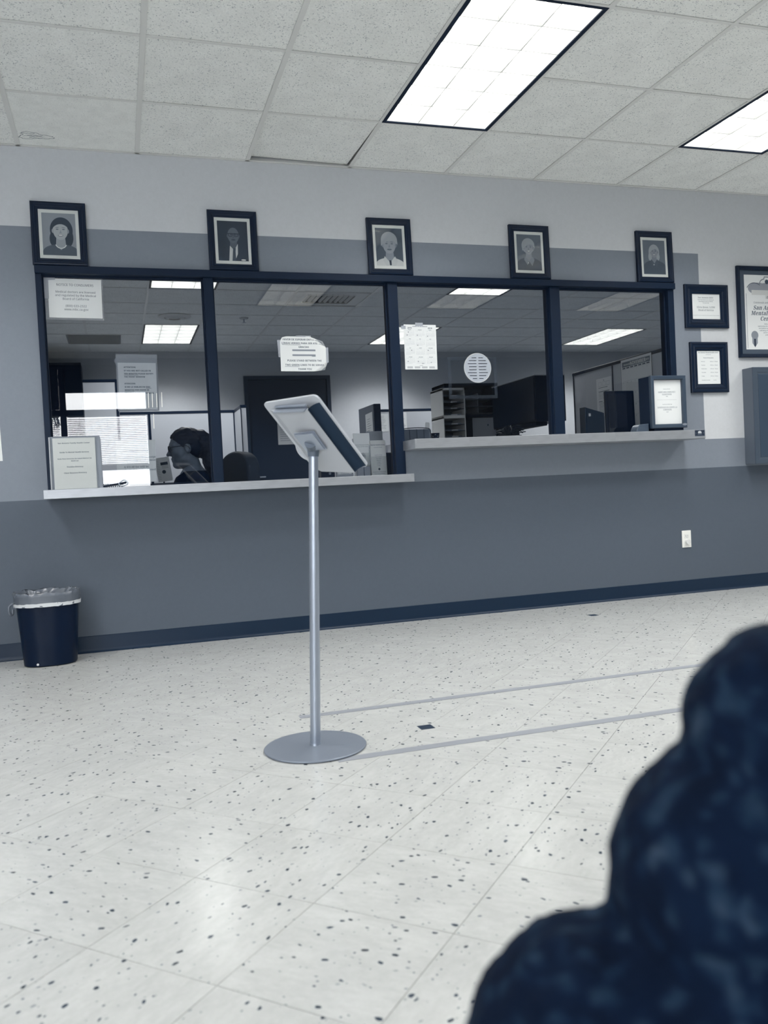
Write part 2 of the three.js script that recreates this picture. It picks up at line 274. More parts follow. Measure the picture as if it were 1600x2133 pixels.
// ---------------------------------------------------------------- recessed fluorescent fixtures
function fixture(r, spot, glow, label, group) {
  const w = r[1] - r[0], d = r[3] - r[2], cx = (r[0] + r[1]) / 2, cz = (r[2] + r[3]) / 2;
  const f = thing('ceiling_light', label, 'ceiling light', [cx, H, cz], 0, group);
  const a = w / 2 - 0.004, b = d / 2 - 0.004, ih = 0.1;
  part(f, 'housing', merge([span(-a, -a + 0.006, 0, ih, -b, b), span(a - 0.006, a, 0, ih, -b, b), span(-a, a, 0, ih, -b, -b + 0.006), span(-a, a, 0, ih, b - 0.006, b), span(-a, a, ih, ih + 0.006, -b, b)]), M.white);
  part(f, 'trim', merge([span(-a, -a + 0.019, -0.004, 0.002, -b, b), span(a - 0.019, a, -0.004, 0.002, -b, b), span(-a + 0.019, a - 0.019, -0.004, 0.002, -b, -b + 0.015), span(-a + 0.019, a - 0.019, -0.004, 0.002, b - 0.015, b)]), M.blackMatte);
  part(f, 'diffuser', span(-a + 0.008, a - 0.008, ih - 0.008, ih - 0.002, -b + 0.008, b - 0.008), new THREE.MeshStandardMaterial({ color: 0xffffff, emissive: new THREE.Color(1, 0.985, 0.93), emissiveIntensity: glow, roughness: 0.8 }));
  const lm = mat(0.62, { roughness: 0.3 });
  for (let k = 1; k < 3; k++) { const x = -a + k * 2 * a / 3; part(f, 'louver_blade', span(x - 0.0018, x + 0.0018, 0.006, 0.075, -b + 0.01, b - 0.01), lm); }
  for (let k = 1; k < 6; k++) { const z = -b + k * 2 * b / 6; part(f, 'louver_blade', span(-a + 0.008, a - 0.008, 0.006, 0.07, z - 0.0018, z + 0.0018), lm); }
  for (const s of [-1, 1]) {
    const L = new THREE.SpotLight(new THREE.Color(1, 0.995, 0.975), spot, 0, 67 * Math.PI / 180, 0.3, 2);
    L.position.set(cx, H - 0.03, cz + s * d * 0.27); L.target.position.set(cx, 0, cz + s * d * 0.27); L.castShadow = true; L.shadow.radius = 9; L.name = 'fixture_beam';
    scene.add(L, L.target);
  }
}
fixture(frontLights[0], SPOT_FRONT, GLOW_FRONT, 'large bright recessed ceiling panel over the tablet stand side of the waiting room', null);
fixture(frontLights[1], SPOT_FRONT, GLOW_FRONT, 'louvered ceiling panel of the waiting room above the small framed notices', null);
[[2, 'waiting room ceiling panel over the wall cabinet, lighting the certificate'], [3, 'waiting room ceiling panel mirrored in the glass beside the square air vent'], [4, 'waiting room ceiling panel mirrored in the glass above the round speak-through grille'], [5, 'waiting room ceiling panel mirrored in the pane with the cubicle partition'], [6, 'waiting room ceiling panel beyond the waste bin, next to the counter wall'], [7, 'waiting room ceiling panel beyond the waste bin, farther from the counter wall']].forEach(([k, l]) => fixture(frontLights[k], SPOT_FRONT, GLOW_FRONT, l, null));
fixture(officeLights[0], SPOT_OFFICE, GLOW_OFFICE, 'office ceiling light near the glass, beside the consumer notice', null);
fixture(officeLights[1], SPOT_OFFICE, GLOW_OFFICE, 'office ceiling light next to the round ceiling vent, deeper in the room', null);
fixture(officeLights[2], SPOT_OFFICE, GLOW_OFFICE, 'office ceiling light above the year calendar, close to the glass', null);
fixture(officeLights[3], SPOT_OFFICE, GLOW_OFFICE, 'office ceiling light partly hidden behind the year calendar', null);
fixture(officeLights[4], SPOT_OFFICE, GLOW_OFFICE, 'office ceiling light above the tall cubicle partition', null);
fixture(officeLights[5], SPOT_OFFICE, GLOW_OFFICE, 'office ceiling light close to the glass above the cubicle partition', null);

// ---------------------------------------------------------------- service window in the front wall
const zg = -0.035, GK = 4.9536 / 4.9786;
const gp = (x, y) => [x * GK, 0.826 + (y - 0.826) * GK];           // glass coordinates measured on a plane 25 mm deeper
{
  const w = structure('window_1', new THREE.Group());
  const f = (n, ...a) => part(w, n, span(...a, 0.002), M.frameMetal);
  f('header', -0.366, 3.652, 2.066, 2.106, -0.085, 0.033);
  f('jamb', -0.366, -0.335, 0.9, 2.066, -0.085, 0.012); f('jamb', 3.606, 3.652, 1.103, 2.066, -0.085, 0.012);
  f('mullion', 0.52, 0.574, 0.9, 2.066, -0.085, 0.012); f('mullion', 1.618, 1.68, 0.9, 2.066, -0.085, 0.012); f('mullion', 2.715, 2.785, 1.103, 2.066, -0.085, 0.012);
  const panes = [[-0.335, 0.52, 0.9], [0.574, 1.618, 0.9], [1.68, 2.715, 1.103], [2.785, 3.606, 1.103]];
  for (const [x0, x1, y0] of panes) {
    part(w, 'glazing_bead', merge([span(x0, x1, 2.056, 2.066, zg - 0.012, zg + 0.012), span(x0, x0 + 0.008, y0, 2.056, zg - 0.012, zg + 0.012), span(x1 - 0.008, x1, y0, 2.056, zg - 0.012, zg + 0.012)]), M.blackMatte);
    const g = new THREE.PlaneGeometry(x1 - x0, 2.066 - y0); part(w, 'glass_pane', g, M.glass, [(x0 + x1) / 2, (2.066 + y0) / 2, zg]).castShadow = false;
  }
}
// steel-edged counters
function brushed() { const c = canvas(512, 512), x = c.getContext('2d'); const d = x.createImageData(512, 512); for (let i = 0; i < 512 * 512; i++) { const u = i % 512, v = i / 512 | 0; const t = 205 + (noise(u / 60, v / 1.2, 1) - 0.5) * 12 + (noise(u / 70, v / 50, 7) - 0.5) * 10; d.data[i * 4] = d.data[i * 4 + 1] = d.data[i * 4 + 2] = t; d.data[i * 4 + 3] = 255; } x.putImageData(d, 0, 0); const t = tex(c, true); t.repeat.set(3, 3); return t; }
const counterMat = new THREE.MeshStandardMaterial({ color: col(0.66, 0.4), map: brushed(), metalness: 0.6, roughness: 0.42 });
function counter(label, x0, x1, y0, y1, z0, z1, i0, i1) {
  const g = thing('service_counter', label, 'counter', [(x0 + x1) / 2, y0, 0]); const w = (x1 - x0) / 2;
  part(g, 'worktop', uvWorld(merge([span(-w, w, 0, y1 - y0, 0.0006, z1 - 0.003), span(i0 - (x0 + x1) / 2, i1 - (x0 + x1) / 2, 0, y1 - y0, z0, 0.0006)])), counterMat);
  part(g, 'front_edge', uvWorld(span(-w, w, 0.001, y1 - y0 + 0.001, z1 - 0.004, z1, 0.0012)), counterMat);
  return g;
}
counter('low steel-edged service counter carrying the display binder and pen', -0.375, 1.664, 0.8535, 0.8995, -0.33, 0.2, -0.365, 1.617);
const upperCounter = counter('higher steel-edged service counter below the speak-through grille', 1.668, 3.692, 1.0455, 1.102, -0.52, 0.23, 1.682, 3.65);
{ // dark crest sticker at the right end of the high counter
  const map = print(0.078, 0.041, 3000, (x, W, h) => { x.strokeStyle = css(0.2); x.lineWidth = 4; x.strokeRect(5, 5, W - 10, h - 10); x.fillStyle = css(0.45); x.beginPath(); x.ellipse(W / 2, h * 0.36, W * 0.17, h * 0.2, 0, 0, 7); x.fill(); x.fillRect(W * 0.33, h * 0.42, W * 0.36, h * 0.14); x.fillStyle = css(0.2); x.fillRect(W * 0.3, h * 0.68, W * 0.4, h * 0.07); x.beginPath(); x.arc(W * 0.12, h * 0.5, 6, 0, 7); x.arc(W * 0.88, h * 0.5, 6, 0, 7); x.fill(); }, css(0.014));
  sheet('crest_sticker', 'small black crest sticker on the end of the high counter edge', 'sticker', 0.078, 0.041, map, [3.647, 1.081, 0.2306]);
}
// ---------------------------------------------------------------- portraits standing on the window header
function portrait(x, W, H2, p) {                   // generic studio portraits, drawn as print
  const g = (L) => css(L);
  x.fillStyle = g(p.bg); x.fillRect(0, 0, W, H2);
  const cx = W * (p.cx ?? 0.54), cy = H2 * ((p.cy ?? 0.36) + 0.03), s = W * (p.s ?? 0.2) * 1.28;
  const e = (ex, ey, rx, ry, L, rot = 0) => { x.fillStyle = g(L); x.beginPath(); x.ellipse(ex, ey, rx, ry, rot, 0, 7); x.fill(); };
  const poly = (L, pts) => { x.fillStyle = g(L); x.beginPath(); pts.forEach((q, i) => i ? x.lineTo(cx + q[0] * s, cy + q[1] * s) : x.moveTo(cx + q[0] * s, cy + q[1] * s)); x.fill(); };
  if (p.hairBack) for (const [dx, dy, rx, ry] of p.hairBack) e(cx + dx * s, cy + dy * s, rx * s, ry * s, p.hair);
  x.fillStyle = g(p.coat); x.beginPath(); x.moveTo(0, H2); x.lineTo(0, cy + 2.5 * s); x.quadraticCurveTo(cx - 1.9 * s, cy + 1.75 * s, cx - 0.5 * s, cy + 1.5 * s); x.lineTo(cx + 0.5 * s, cy + 1.5 * s); x.quadraticCurveTo(cx + 1.9 * s, cy + 1.75 * s, W, cy + 2.4 * s); x.lineTo(W, H2); x.fill();
  poly(p.skin * 0.8, [[-0.42, 0.6], [0.42, 0.6], [0.5, 1.55], [0, 2.1], [-0.5, 1.55]]);
  if (p.shirt) { poly(p.shirt, [[-0.5, 1.35], [-0.1, 1.75], [-0.25, 3.3], [-0.7, 3.6]]); poly(p.shirt, [[0.55, 1.05], [0.15, 1.75], [0.15, 3.2], [0.5, 2.4]]); poly(0.06, [[-0.15, 1.65], [0.25, 1.65], [0.2, 2.1], [0.25, 3.6], [-0.3, 3.6], [-0.05, 2.1]]); }
  if (p.collar) { poly(p.collar, [[-0.6, 1.3], [0, 2.0], [-0.25, 2.6], [-0.8, 1.8]]); poly(p.collar, [[0.6, 1.3], [0, 2.0], [0.5, 2.7], [0.9, 1.8]]); }
  e(cx, cy, 0.74 * s, 1.02 * s, p.skin); e(cx - 0.76 * s, cy + 0.1 * s, 0.1 * s, 0.22 * s, p.skin * 0.8); e(cx + 0.76 * s, cy + 0.1 * s, 0.1 * s, 0.22 * s, p.skin * 0.7);
  for (const k of [-1, 1]) { e(cx + k * 0.31 * s, cy - 0.08 * s, 0.14 * s, 0.06 * s, p.skin * 0.35); e(cx + k * 0.31 * s, cy - 0.27 * s, 0.18 * s, 0.035 * s, p.skin * 0.45, k * 0.1); }
  poly(p.skin * 0.72, [[0.02, -0.05], [0.13, 0.34], [-0.12, 0.34]]);
  e(cx, cy + 0.56 * s, 0.27 * s, 0.1 * s, p.skin * 0.42); if (p.smile) e(cx, cy + 0.54 * s, 0.21 * s, 0.055 * s, 0.75);
  if (p.hairFront) { x.fillStyle = g(p.hair); for (const q of p.hairFront) { x.beginPath(); x.moveTo(cx + q[0] * s, cy + q[1] * s); x.bezierCurveTo(cx + q[2] * s, cy + q[3] * s, cx + q[4] * s, cy + q[5] * s, cx + q[6] * s, cy + q[7] * s); x.bezierCurveTo(cx + q[8] * s, cy + q[9] * s, cx + q[10] * s, cy + q[11] * s, cx + q[0] * s, cy + q[1] * s); x.fill(); } }
  if (p.glasses) { x.strokeStyle = g(0.015); x.lineWidth = s * 0.07; for (const k of [-1, 1]) { x.beginPath(); x.ellipse(cx + k * 0.36 * s, cy - 0.06 * s, 0.27 * s, 0.2 * s, 0, 0, 7); x.stroke(); } x.fillStyle = g(0.015); x.fillRect(cx - 0.75 * s, cy - 0.28 * s, 1.5 * s, 0.09 * s); }
  if (p.pearls) { x.strokeStyle = g(0.7); x.lineWidth = s * 0.09; x.beginPath(); x.arc(cx, cy + 1.35 * s, 0.55 * s, 0.35, 2.8); x.stroke(); }
  if (p.pin) e(cx - 0.1 * s, cy + 2.25 * s, 0.1 * s, 0.1 * s, 0.5);
  if (p.pocket) e(W * 0.83, H2 * 0.97, W * 0.08, H2 * 0.02, 0.7);
  if (p.button) poly(0.02, [[-0.1, 1.75], [0.15, 1.75], [0.17, 2.3], [-0.05, 2.3]]);
}
const arc = [-0.95, 0.25, -1.15, -1.5, 1.15, -1.5, 0.95, 0.25, 0.75, -0.9, -0.6, -0.95];
const people = [
  { x: -0.232, label: 'framed portrait of a smiling woman with long dark hair, on the window header', bg: 0.28, hair: 0.03, skin: 0.42, coat: 0.09, hairBack: [[0.1, 0.0, 1.12, 1.35], [0.55, 0.75, 0.7, 1.1], [-0.65, 0.95, 0.45, 0.8]], hairFront: [arc], smile: 1, pearls: 1, cy: 0.37, s: 0.235 },
  { x: 0.7, label: 'framed portrait of a man in dark suit and glasses on dark ground', bg: 0.024, hair: 0.06, skin: 0.12, coat: 0.026, shirt: 0.55, glasses: 1, pocket: 1, cy: 0.33, s: 0.2, cx: 0.52 },
  { x: 1.643, label: 'framed portrait of a grey-haired man in a white high-collared shirt', bg: 0.07, hair: 0.33, skin: 0.3, coat: 0.55, hairBack: [[0, -0.45, 0.95, 0.95]], hairFront: [[-0.95, 0.2, -1.2, -1.6, 1.2, -1.6, 0.95, 0.1, 0.8, -0.75, -0.3, -0.5]], collar: 0.5, button: 1, cy: 0.4, s: 0.25, cx: 0.5 },
  { x: 2.58, label: 'framed portrait of a woman with short fair hair in a dark jacket', bg: 0.12, hair: 0.34, skin: 0.3, coat: 0.035, hairBack: [[-0.05, -0.25, 1.05, 1.1]], hairFront: [[-1.0, 0.6, -1.3, -1.7, 1.0, -1.5, 0.85, -0.1, 0.5, -0.9, -0.7, -0.3]], collar: 0.2, smile: 1, pin: 1, cy: 0.33, s: 0.2, cx: 0.48 },
  { x: 3.51, label: 'framed portrait of a woman with long fair hair in a buttoned jacket', bg: 0.13, hair: 0.34, skin: 0.26, coat: 0.055, hairBack: [[0, 0.1, 1.05, 1.3], [-0.75, 0.9, 0.4, 0.7], [0.75, 0.9, 0.35, 0.6]], hairFront: [[-1.0, 0.5, -1.2, -1.6, 1.1, -1.6, 0.95, 0.3, 0.6, -0.8, -0.2, -0.6]], collar: 0.07, smile: 1, pin: 1, cy: 0.3, s: 0.18, cx: 0.5 },
];
for (const p of people) {
  const w = 0.28, h = 0.34;
  const f = thing('portrait_frame', p.label, 'picture frame', [p.x, 2.1075, 0.0315], 0, 'portraits on the window header');
  f.rotation.set(-0.02, 0, (hash(p.x, 1, 2) - 0.5) * 0.012); f.position.y += 0.0016;
  part(f, 'frame', moulding(w, h, [[0, -0.022], [0, -0.004], [0.003, -0.001], [0.009, 0], [0.016, -0.004], [0.021, -0.004], [0.027, -0.009], [0.034, -0.009], [0.038, -0.014], [0.038, -0.018]]), M.black, [0, h / 2, 0]);
  part(f, 'backing_board', box(w - 0.01, h - 0.01, 0.003), M.blackMatte, [0, h / 2, -0.02]);
  const map = print(0.206, 0.266, 1700, (x, W, H2) => { x.save(); const m = W * 0.085; x.beginPath(); x.rect(m, m * 1.1, W - 2 * m, H2 - 2.2 * m); x.clip(); x.translate(m, m * 1.1); portrait(x, W - 2 * m, H2 - 2.2 * m, p); x.restore(); }, css(0.7));
  const s = sheetMesh(0.206, 0.266, map); s.name = 'photo_print'; s.position.set(0, h / 2, -0.0165); f.add(s);
  part(f, 'glazing', new THREE.PlaneGeometry(0.206, 0.266), M.acrylic, [0, h / 2, -0.0145]).castShadow = false; shade(s);
}
// ---------------------------------------------------------------- framed notices on the wall to the right
function wallFrame(name, label, cx, cy, w, h, profile, printW, printH, map, matL, ox = 0, oy = 0) {
  const f = thing(name, label, 'picture frame', [cx, cy, 0]);
  part(f, 'frame', moulding(w, h, profile), M.black);
  part(f, 'backing_board', box(w - 0.004, h - 0.004, 0.003), matL ? mat(matL) : M.blackMatte, [0, 0, 0.0025]);
  const s = sheetMesh(printW, printH, map); s.name = 'print'; s.position.set(ox, oy, 0.0048); f.add(s); shade(s);
  return f;
}
const prof = (b) => [[0, 0.001], [0, 0.018], [0.004, 0.021], [0.012, 0.022], [0.016, 0.018], [b * 0.45, 0.017], [b * 0.55, 0.021], [b * 0.7, 0.02], [b * 0.8, 0.013], [b, 0.011], [b, 0.003]];
wallFrame('notice_frame', 'black framed head of service notice, wider than tall, on the pale wall', 3.913, 1.957, 0.352, 0.296, prof(0.062), 0.23, 0.176, print(0.23, 0.176, 2600, (x, W, h) => {
  const u = h / 176; text(x, 'San Antonio MHC', W / 2, 26 * u, 15 * u, { font: 'serif' }); text(x, '2629 Clarendon Ave, 2nd Floor', W / 2, 41 * u, 9 * u, { font: 'serif' }); text(x, 'Huntington Park, CA 90255', W / 2, 52 * u, 9 * u, { font: 'serif' }); text(x, '323-584-3700', W / 2, 63 * u, 8 * u, { font: 'serif' });
  text(x, 'Silvia Rowe, LCSW', W / 2, 92 * u, 17 * u, { font: 'serif' }); text(x, 'Head of Service', W / 2, 112 * u, 17 * u, { font: 'serif' }); text(x, 'It is a pleasure to serve you. Please call us with any questions about our services.', W / 2, 147 * u, 5.6 * u, { font: 'serif' });
}));
wallFrame('notice_frame', 'black framed opening hours notice, taller than wide, on the pale wall', 3.917, 1.541, 0.305, 0.345, prof(0.056), 0.185, 0.226, print(0.185, 0.226, 2600, (x, W, h) => {
  const u = W / 185; text(x, 'San Antonio Mental Health Center', W / 2, 11 * u, 9.6 * u, { font: 'serif', style: 'bold' }); text(x, '(323) 584-3700', W / 2, 25 * u, 6 * u, { font: 'serif' }); text(x, 'Hours of Operation', W / 2, 47 * u, 8.5 * u, { font: 'serif', style: 'bold' });
  ['Monday', 'Tuesday', 'Wednesday', 'Thursday', 'Friday'].forEach((d, i) => { text(x, d, 32 * u, (72 + i * 25) * u, 8 * u, { font: 'serif', align: 'left' }); text(x, i === 2 ? '8:00 am - 7:00 pm' : '8:00 am - 5:00 pm', 136 * u, (72 + i * 25) * u, 7.4 * u, { font: 'serif' }); });
  text(x, 'Saturday & Sunday', 32 * u, 200 * u, 7.5 * u, { font: 'serif', align: 'left' }); text(x, 'CLOSED', 140 * u, 200 * u, 6.5 * u, { font: 'serif' });
}));
wallFrame('certificate_frame', 'large black framed certificate with a ribbon seal on a dark mat', 4.43, 1.925, 0.52, 0.635, [[0, 0.001], [0, 0.02], [0.004, 0.022], [0.022, 0.02], [0.026, 0.012], [0.026, 0.003]], 0.385, 0.52, print(0.385, 0.52, 1500, (x, W, h) => {
  const u = W / 385, g = (L) => css(L);
  x.fillStyle = g(0.3); for (const k of [0.3, 0.5, 0.7]) { x.beginPath(); x.ellipse(W * k, 95 * u, 85 * u, 42 * u, 0, 0, 7); x.fill(); } x.fillStyle = g(0.6); x.fillRect(60 * u, 105 * u, W - 120 * u, 34 * u);
  x.strokeStyle = g(0.1); x.lineWidth = 5 * u; x.beginPath(); x.moveTo(W / 2 - 60 * u, 60 * u); x.quadraticCurveTo(W / 2 - 60 * u, 34 * u, W / 2 - 22 * u, 26 * u); x.lineTo(W / 2 - 20 * u, 12 * u); x.lineTo(W / 2 + 20 * u, 12 * u); x.lineTo(W / 2 + 22 * u, 26 * u); x.quadraticCurveTo(W / 2 + 60 * u, 34 * u, W / 2 + 60 * u, 60 * u); x.stroke();
  for (const s of [-1, 1]) { x.beginPath(); x.moveTo(W / 2 + s * 60 * u, 70 * u); x.bezierCurveTo(W / 2 + s * 110 * u, 40 * u, W / 2 + s * 150 * u, 60 * u, W / 2 + s * 170 * u, 90 * u); x.stroke(); }
  x.fillStyle = g(0.06); x.beginPath(); x.arc(W / 2, 46 * u, 16 * u, 0, 7); x.fill(); x.fillStyle = g(0.6); x.fillRect(W / 2 - 16 * u, 140 * u, 60 * u, 26 * u); text(x, 'City', W / 2 + 14 * u, 154 * u, 20 * u, { font: 'serif', style: 'bold italic' });
  text(x, 'Commends and congratulates', W / 2, 192 * u, 17 * u, { font: 'serif', style: 'italic', color: g(0.12) });
  text(x, 'San Antonio', W / 2, 228 * u, 40 * u, { font: 'serif', style: 'bold italic', color: g(0.08) }); text(x, 'Mental Health', W / 2, 266 * u, 40 * u, { font: 'serif', style: 'bold italic', color: g(0.08) }); text(x, 'Center', W / 2, 304 * u, 40 * u, { font: 'serif', style: 'bold italic', color: g(0.08) });
  ['With sincere', 'appreciation for dedicated service', 'and faithful commitment to the', 'well being of the community', 'and its residents', 'presented'].forEach((s, i) => text(x, s, W / 2, (342 + i * 15) * u, 11 * u, { font: 'serif' }));
  x.fillStyle = g(0.25); x.beginPath(); x.arc(75 * u, 420 * u, 30 * u, 0, 7); x.fill(); x.fillRect(52 * u, 420 * u, 46 * u, 55 * u); x.beginPath(); x.moveTo(52 * u, 475 * u); x.lineTo(75 * u, 505 * u); x.lineTo(98 * u, 475 * u); x.fill(); x.fillStyle = g(0.015); x.beginPath(); x.moveTo(68 * u, 445 * u); x.lineTo(82 * u, 445 * u); x.lineTo(82 * u, 490 * u); x.lineTo(75 * u, 503 * u); x.lineTo(68 * u, 490 * u); x.fill();
  x.fillStyle = g(0.12); x.fillRect(12 * u, 130 * u, 3 * u, 380 * u);
}), 0.07);
{ // steel wall cabinet half out of the picture
  const c = thing('wall_cabinet', 'grey steel cabinet mounted on the wall under the certificate', 'cabinet', [4.47, 0.862, 0]);
  part(c, 'body', span(-0.275, 0.275, 0, 0.665, 0.001, 0.1, 0.003), mat(0.12, { roughness: 0.45, look: 0.15 }));
  part(c, 'door_frame', moulding(0.55, 0.665, [[0, 0.098], [0, 0.104], [0.03, 0.104], [0.045, 0.101]]), mat(0.065, { roughness: 0.4, look: 0.08 }), [0, 0.3325, 0.0005]);
  const d = part(c, 'door', span(-0.23, 0.23, 0.045, 0.62, 0.096, 0.104, 0.002), mat(0.05, { roughness: 0.35 }));
  part(d, 'latch', span(0.17, 0.2, 0.29, 0.37, 0.104, 0.118, 0.004), M.alu);
}
{ // duplex outlet with a night-light plug in the lower socket
  const o = thing('wall_outlet', 'white duplex wall outlet with a round plug in its lower socket', 'outlet', [3.683, 0.373, 0]);
  const pm = mat(0.8, { roughness: 0.35 });
  part(o, 'cover_plate', span(-0.036, 0.036, -0.058, 0.058, 0, 0.006, 0.002), pm);
  const so = part(o, 'socket', span(-0.017, 0.017, 0.005, 0.034, 0.005, 0.008, 0.0012), mat(0.72, { roughness: 0.35 }));
  part(so, 'slot', merge([span(-0.008, -0.006, 0.017, 0.026, 0.0075, 0.0084), span(0.006, 0.008, 0.018, 0.025, 0.0075, 0.0084), span(-0.002, 0.002, 0.009, 0.012, 0.0075, 0.0084)]), M.darkGray);
  const g = cyl(0.017, 0.0185, 0.022, 28); g.rotateX(Math.PI / 2); g.translate(0, -0.019, 0.017); part(o, 'plug', g, mat(0.66, { roughness: 0.3 }));
}
sheet('wall_notice', 'white paper notice taped to the grey wall beside the window', 'notice', 0.216, 0.279, print(0.216, 0.279, 1200, (x, W, h) => { for (let i = 0; i < 12; i++) x.fillRect(W * 0.12, h * (0.15 + i * 0.055), W * rr(0.5, 0.76), 4); }), [-0.693, 1.207, 0.0012], [0, 0, 0.02]);

// ---------------------------------------------------------------- notices taped to the inside of the glass
const zi = zg - 0.0035, zf = zg + 0.0025;
const tapeMat = new THREE.MeshPhysicalMaterial({ color: col(0.7, 0.4), roughness: 0.35, transmission: 0.55, thickness: 0, ior: 1.4 });
function tape(parent, w, h, x, y, rz = 0) { return part(parent, 'tape', box(w, h, 0.0003), tapeMat, [x, y, 0.0009], [0, 0, rz]); }
{
  const w = 0.276, h = 0.212;
  const n = sheet('glass_notice', 'NOTICE TO CONSUMERS sheet taped in the top corner of the glass', 'notice', w, h, print(w, h, 2400, (x, W, hh) => {
    const u = W / 276; text(x, 'NOTICE TO CONSUMERS', 139 * u, 33 * u, 17.5 * u, { color: css(0.1) });
    ['Medical doctors are licensed', 'and regulated by the Medical', 'Board of California'].forEach((s, i) => text(x, s, 141 * u, (71 + i * 19) * u, 16.2 * u, { color: css(0.1) })); text(x, '(800) 633-2322', 141 * u, 147 * u, 16.5 * u, { color: css(0.1) }); text(x, 'www.mbc.ca.gov', 141 * u, 166 * u, 16.5 * u, { color: css(0.1) });
  }), [...gp(-0.171, 1.951), zf], [0, 0, -0.012]);
  part(n, 'plastic_sleeve', new THREE.PlaneGeometry(w + 0.03, h + 0.035), M.film, [-0.008, 0.006, -0.0012]);
  tape(n, 0.06, 0.024, -0.13, 0.108, 0.1); tape(n, 0.035, 0.11, -0.152, 0.05);
}
{
  const w = 0.206, h = 0.262;
  const n = sheet('glass_notice', 'ATTENTION sheet about ten minutes of waiting, in a clear sleeve on the glass', 'notice', w, h, print(w, h, 2400, (x, W, hh) => {
    const u = W / 206, o = { align: 'left', style: 'bold' };
    [['ATTENTION:', 25], ['IF YOU ARE NOT CALLED IN', 44], ['TEN MINUTES PLEASE NOTIFY', 61], ['THE FRONT WINDOW', 78], ['ATENCION:', 116], ['SI NO LE HABLAN EN DIEZ', 135], ['MINUTOS POR FAVOR DE', 152], ['NOTIFICAR A LA VENTANILLA', 169]].forEach(([s, y]) => text(x, s, 32 * u, y * u, 11.2 * u, o));
    x.fillRect(32 * u, 67.5 * u, 76 * u, 1.4 * u); x.fillRect(148 * u, 141 * u, 28 * u, 1.4 * u); x.fillRect(32 * u, 158 * u, 52 * u, 1.4 * u);
  }, css(0.72, 0.5)), [...gp(0.133, 1.466), zi], [0, 0, -0.012]);
  part(n, 'plastic_sleeve', box(w + 0.016, h + 0.055, 0.0004), mat(0.36, { roughness: 0.4, look: 0.36 }), [0, 0.02, -0.0012]);
  tape(n, 0.05, 0.012, 0.04, 0.158); tape(n, 0.02, 0.02, -0.11, 0.14, 0.4);
}
{
  const w = 0.283, h = 0.205;
  const n = sheet('glass_notice', 'curled FAVOR DE ESPERAR sheet with two printed bars, taped to the glass', 'notice', w, h, print(w, h, 2600, (x, W, hh) => {
    const u = W / 283, o = { style: 'bold', color: css(0.06) };
    text(x, 'FAVOR DE ESPERAR ENTRE LAS DOS', 143 * u, 18 * u, 15.2 * u, o); text(x, 'LINEAS VERDES PARA SER ATENDIDO.', 144 * u, 40 * u, 15.2 * u, o); x.fillRect(12 * u, 48.5 * u, 112 * u, 1.6 * u); x.fillRect(247 * u, 26 * u, 26 * u, 1.6 * u);
    text(x, 'GRACIAS', 141 * u, 62 * u, 15 * u, o); x.fillStyle = css(0.24); x.fillRect(72 * u, 76 * u, 139 * u, 10 * u); x.fillRect(72 * u, 105 * u, 139 * u, 10 * u); x.fillRect(188 * u, 113 * u, 23 * u, 5 * u);
    text(x, 'PLEASE STAND BETWEEN THE', 143 * u, 142 * u, 15 * u, o); text(x, 'TWO GREEN LINES TO BE SERVED.', 146 * u, 168 * u, 15 * u, o); x.fillRect(24 * u, 176.5 * u, 88 * u, 1.6 * u); text(x, 'THANK YOU', 144 * u, 192 * u, 14.5 * u, o);
  }), [...gp(1.094, 1.644), zf + 0.012], [0, 0, -0.012], { nx: 24, ny: 18, bend: (u, v) => { const a = Math.max(0, u + v - 0.62), b = Math.max(0, u - v - 0.72), c = Math.max(0, -u + v - 0.86); return [-a * 0.045 - b * 0.04 + c * 0.1, -a * 0.05 + b * 0.045 - c * 0.04, -a * 0.1 - b * 0.09 - c * 0.05 + 0.0016 * Math.sin(u * 9)]; } });
  tape(n, 0.09, 0.008, 0.0, 0.104); tape(n, 0.014, 0.09, 0.141, -0.005); tape(n, 0.02, 0.1, -0.145, 0.03, 0.06);
}
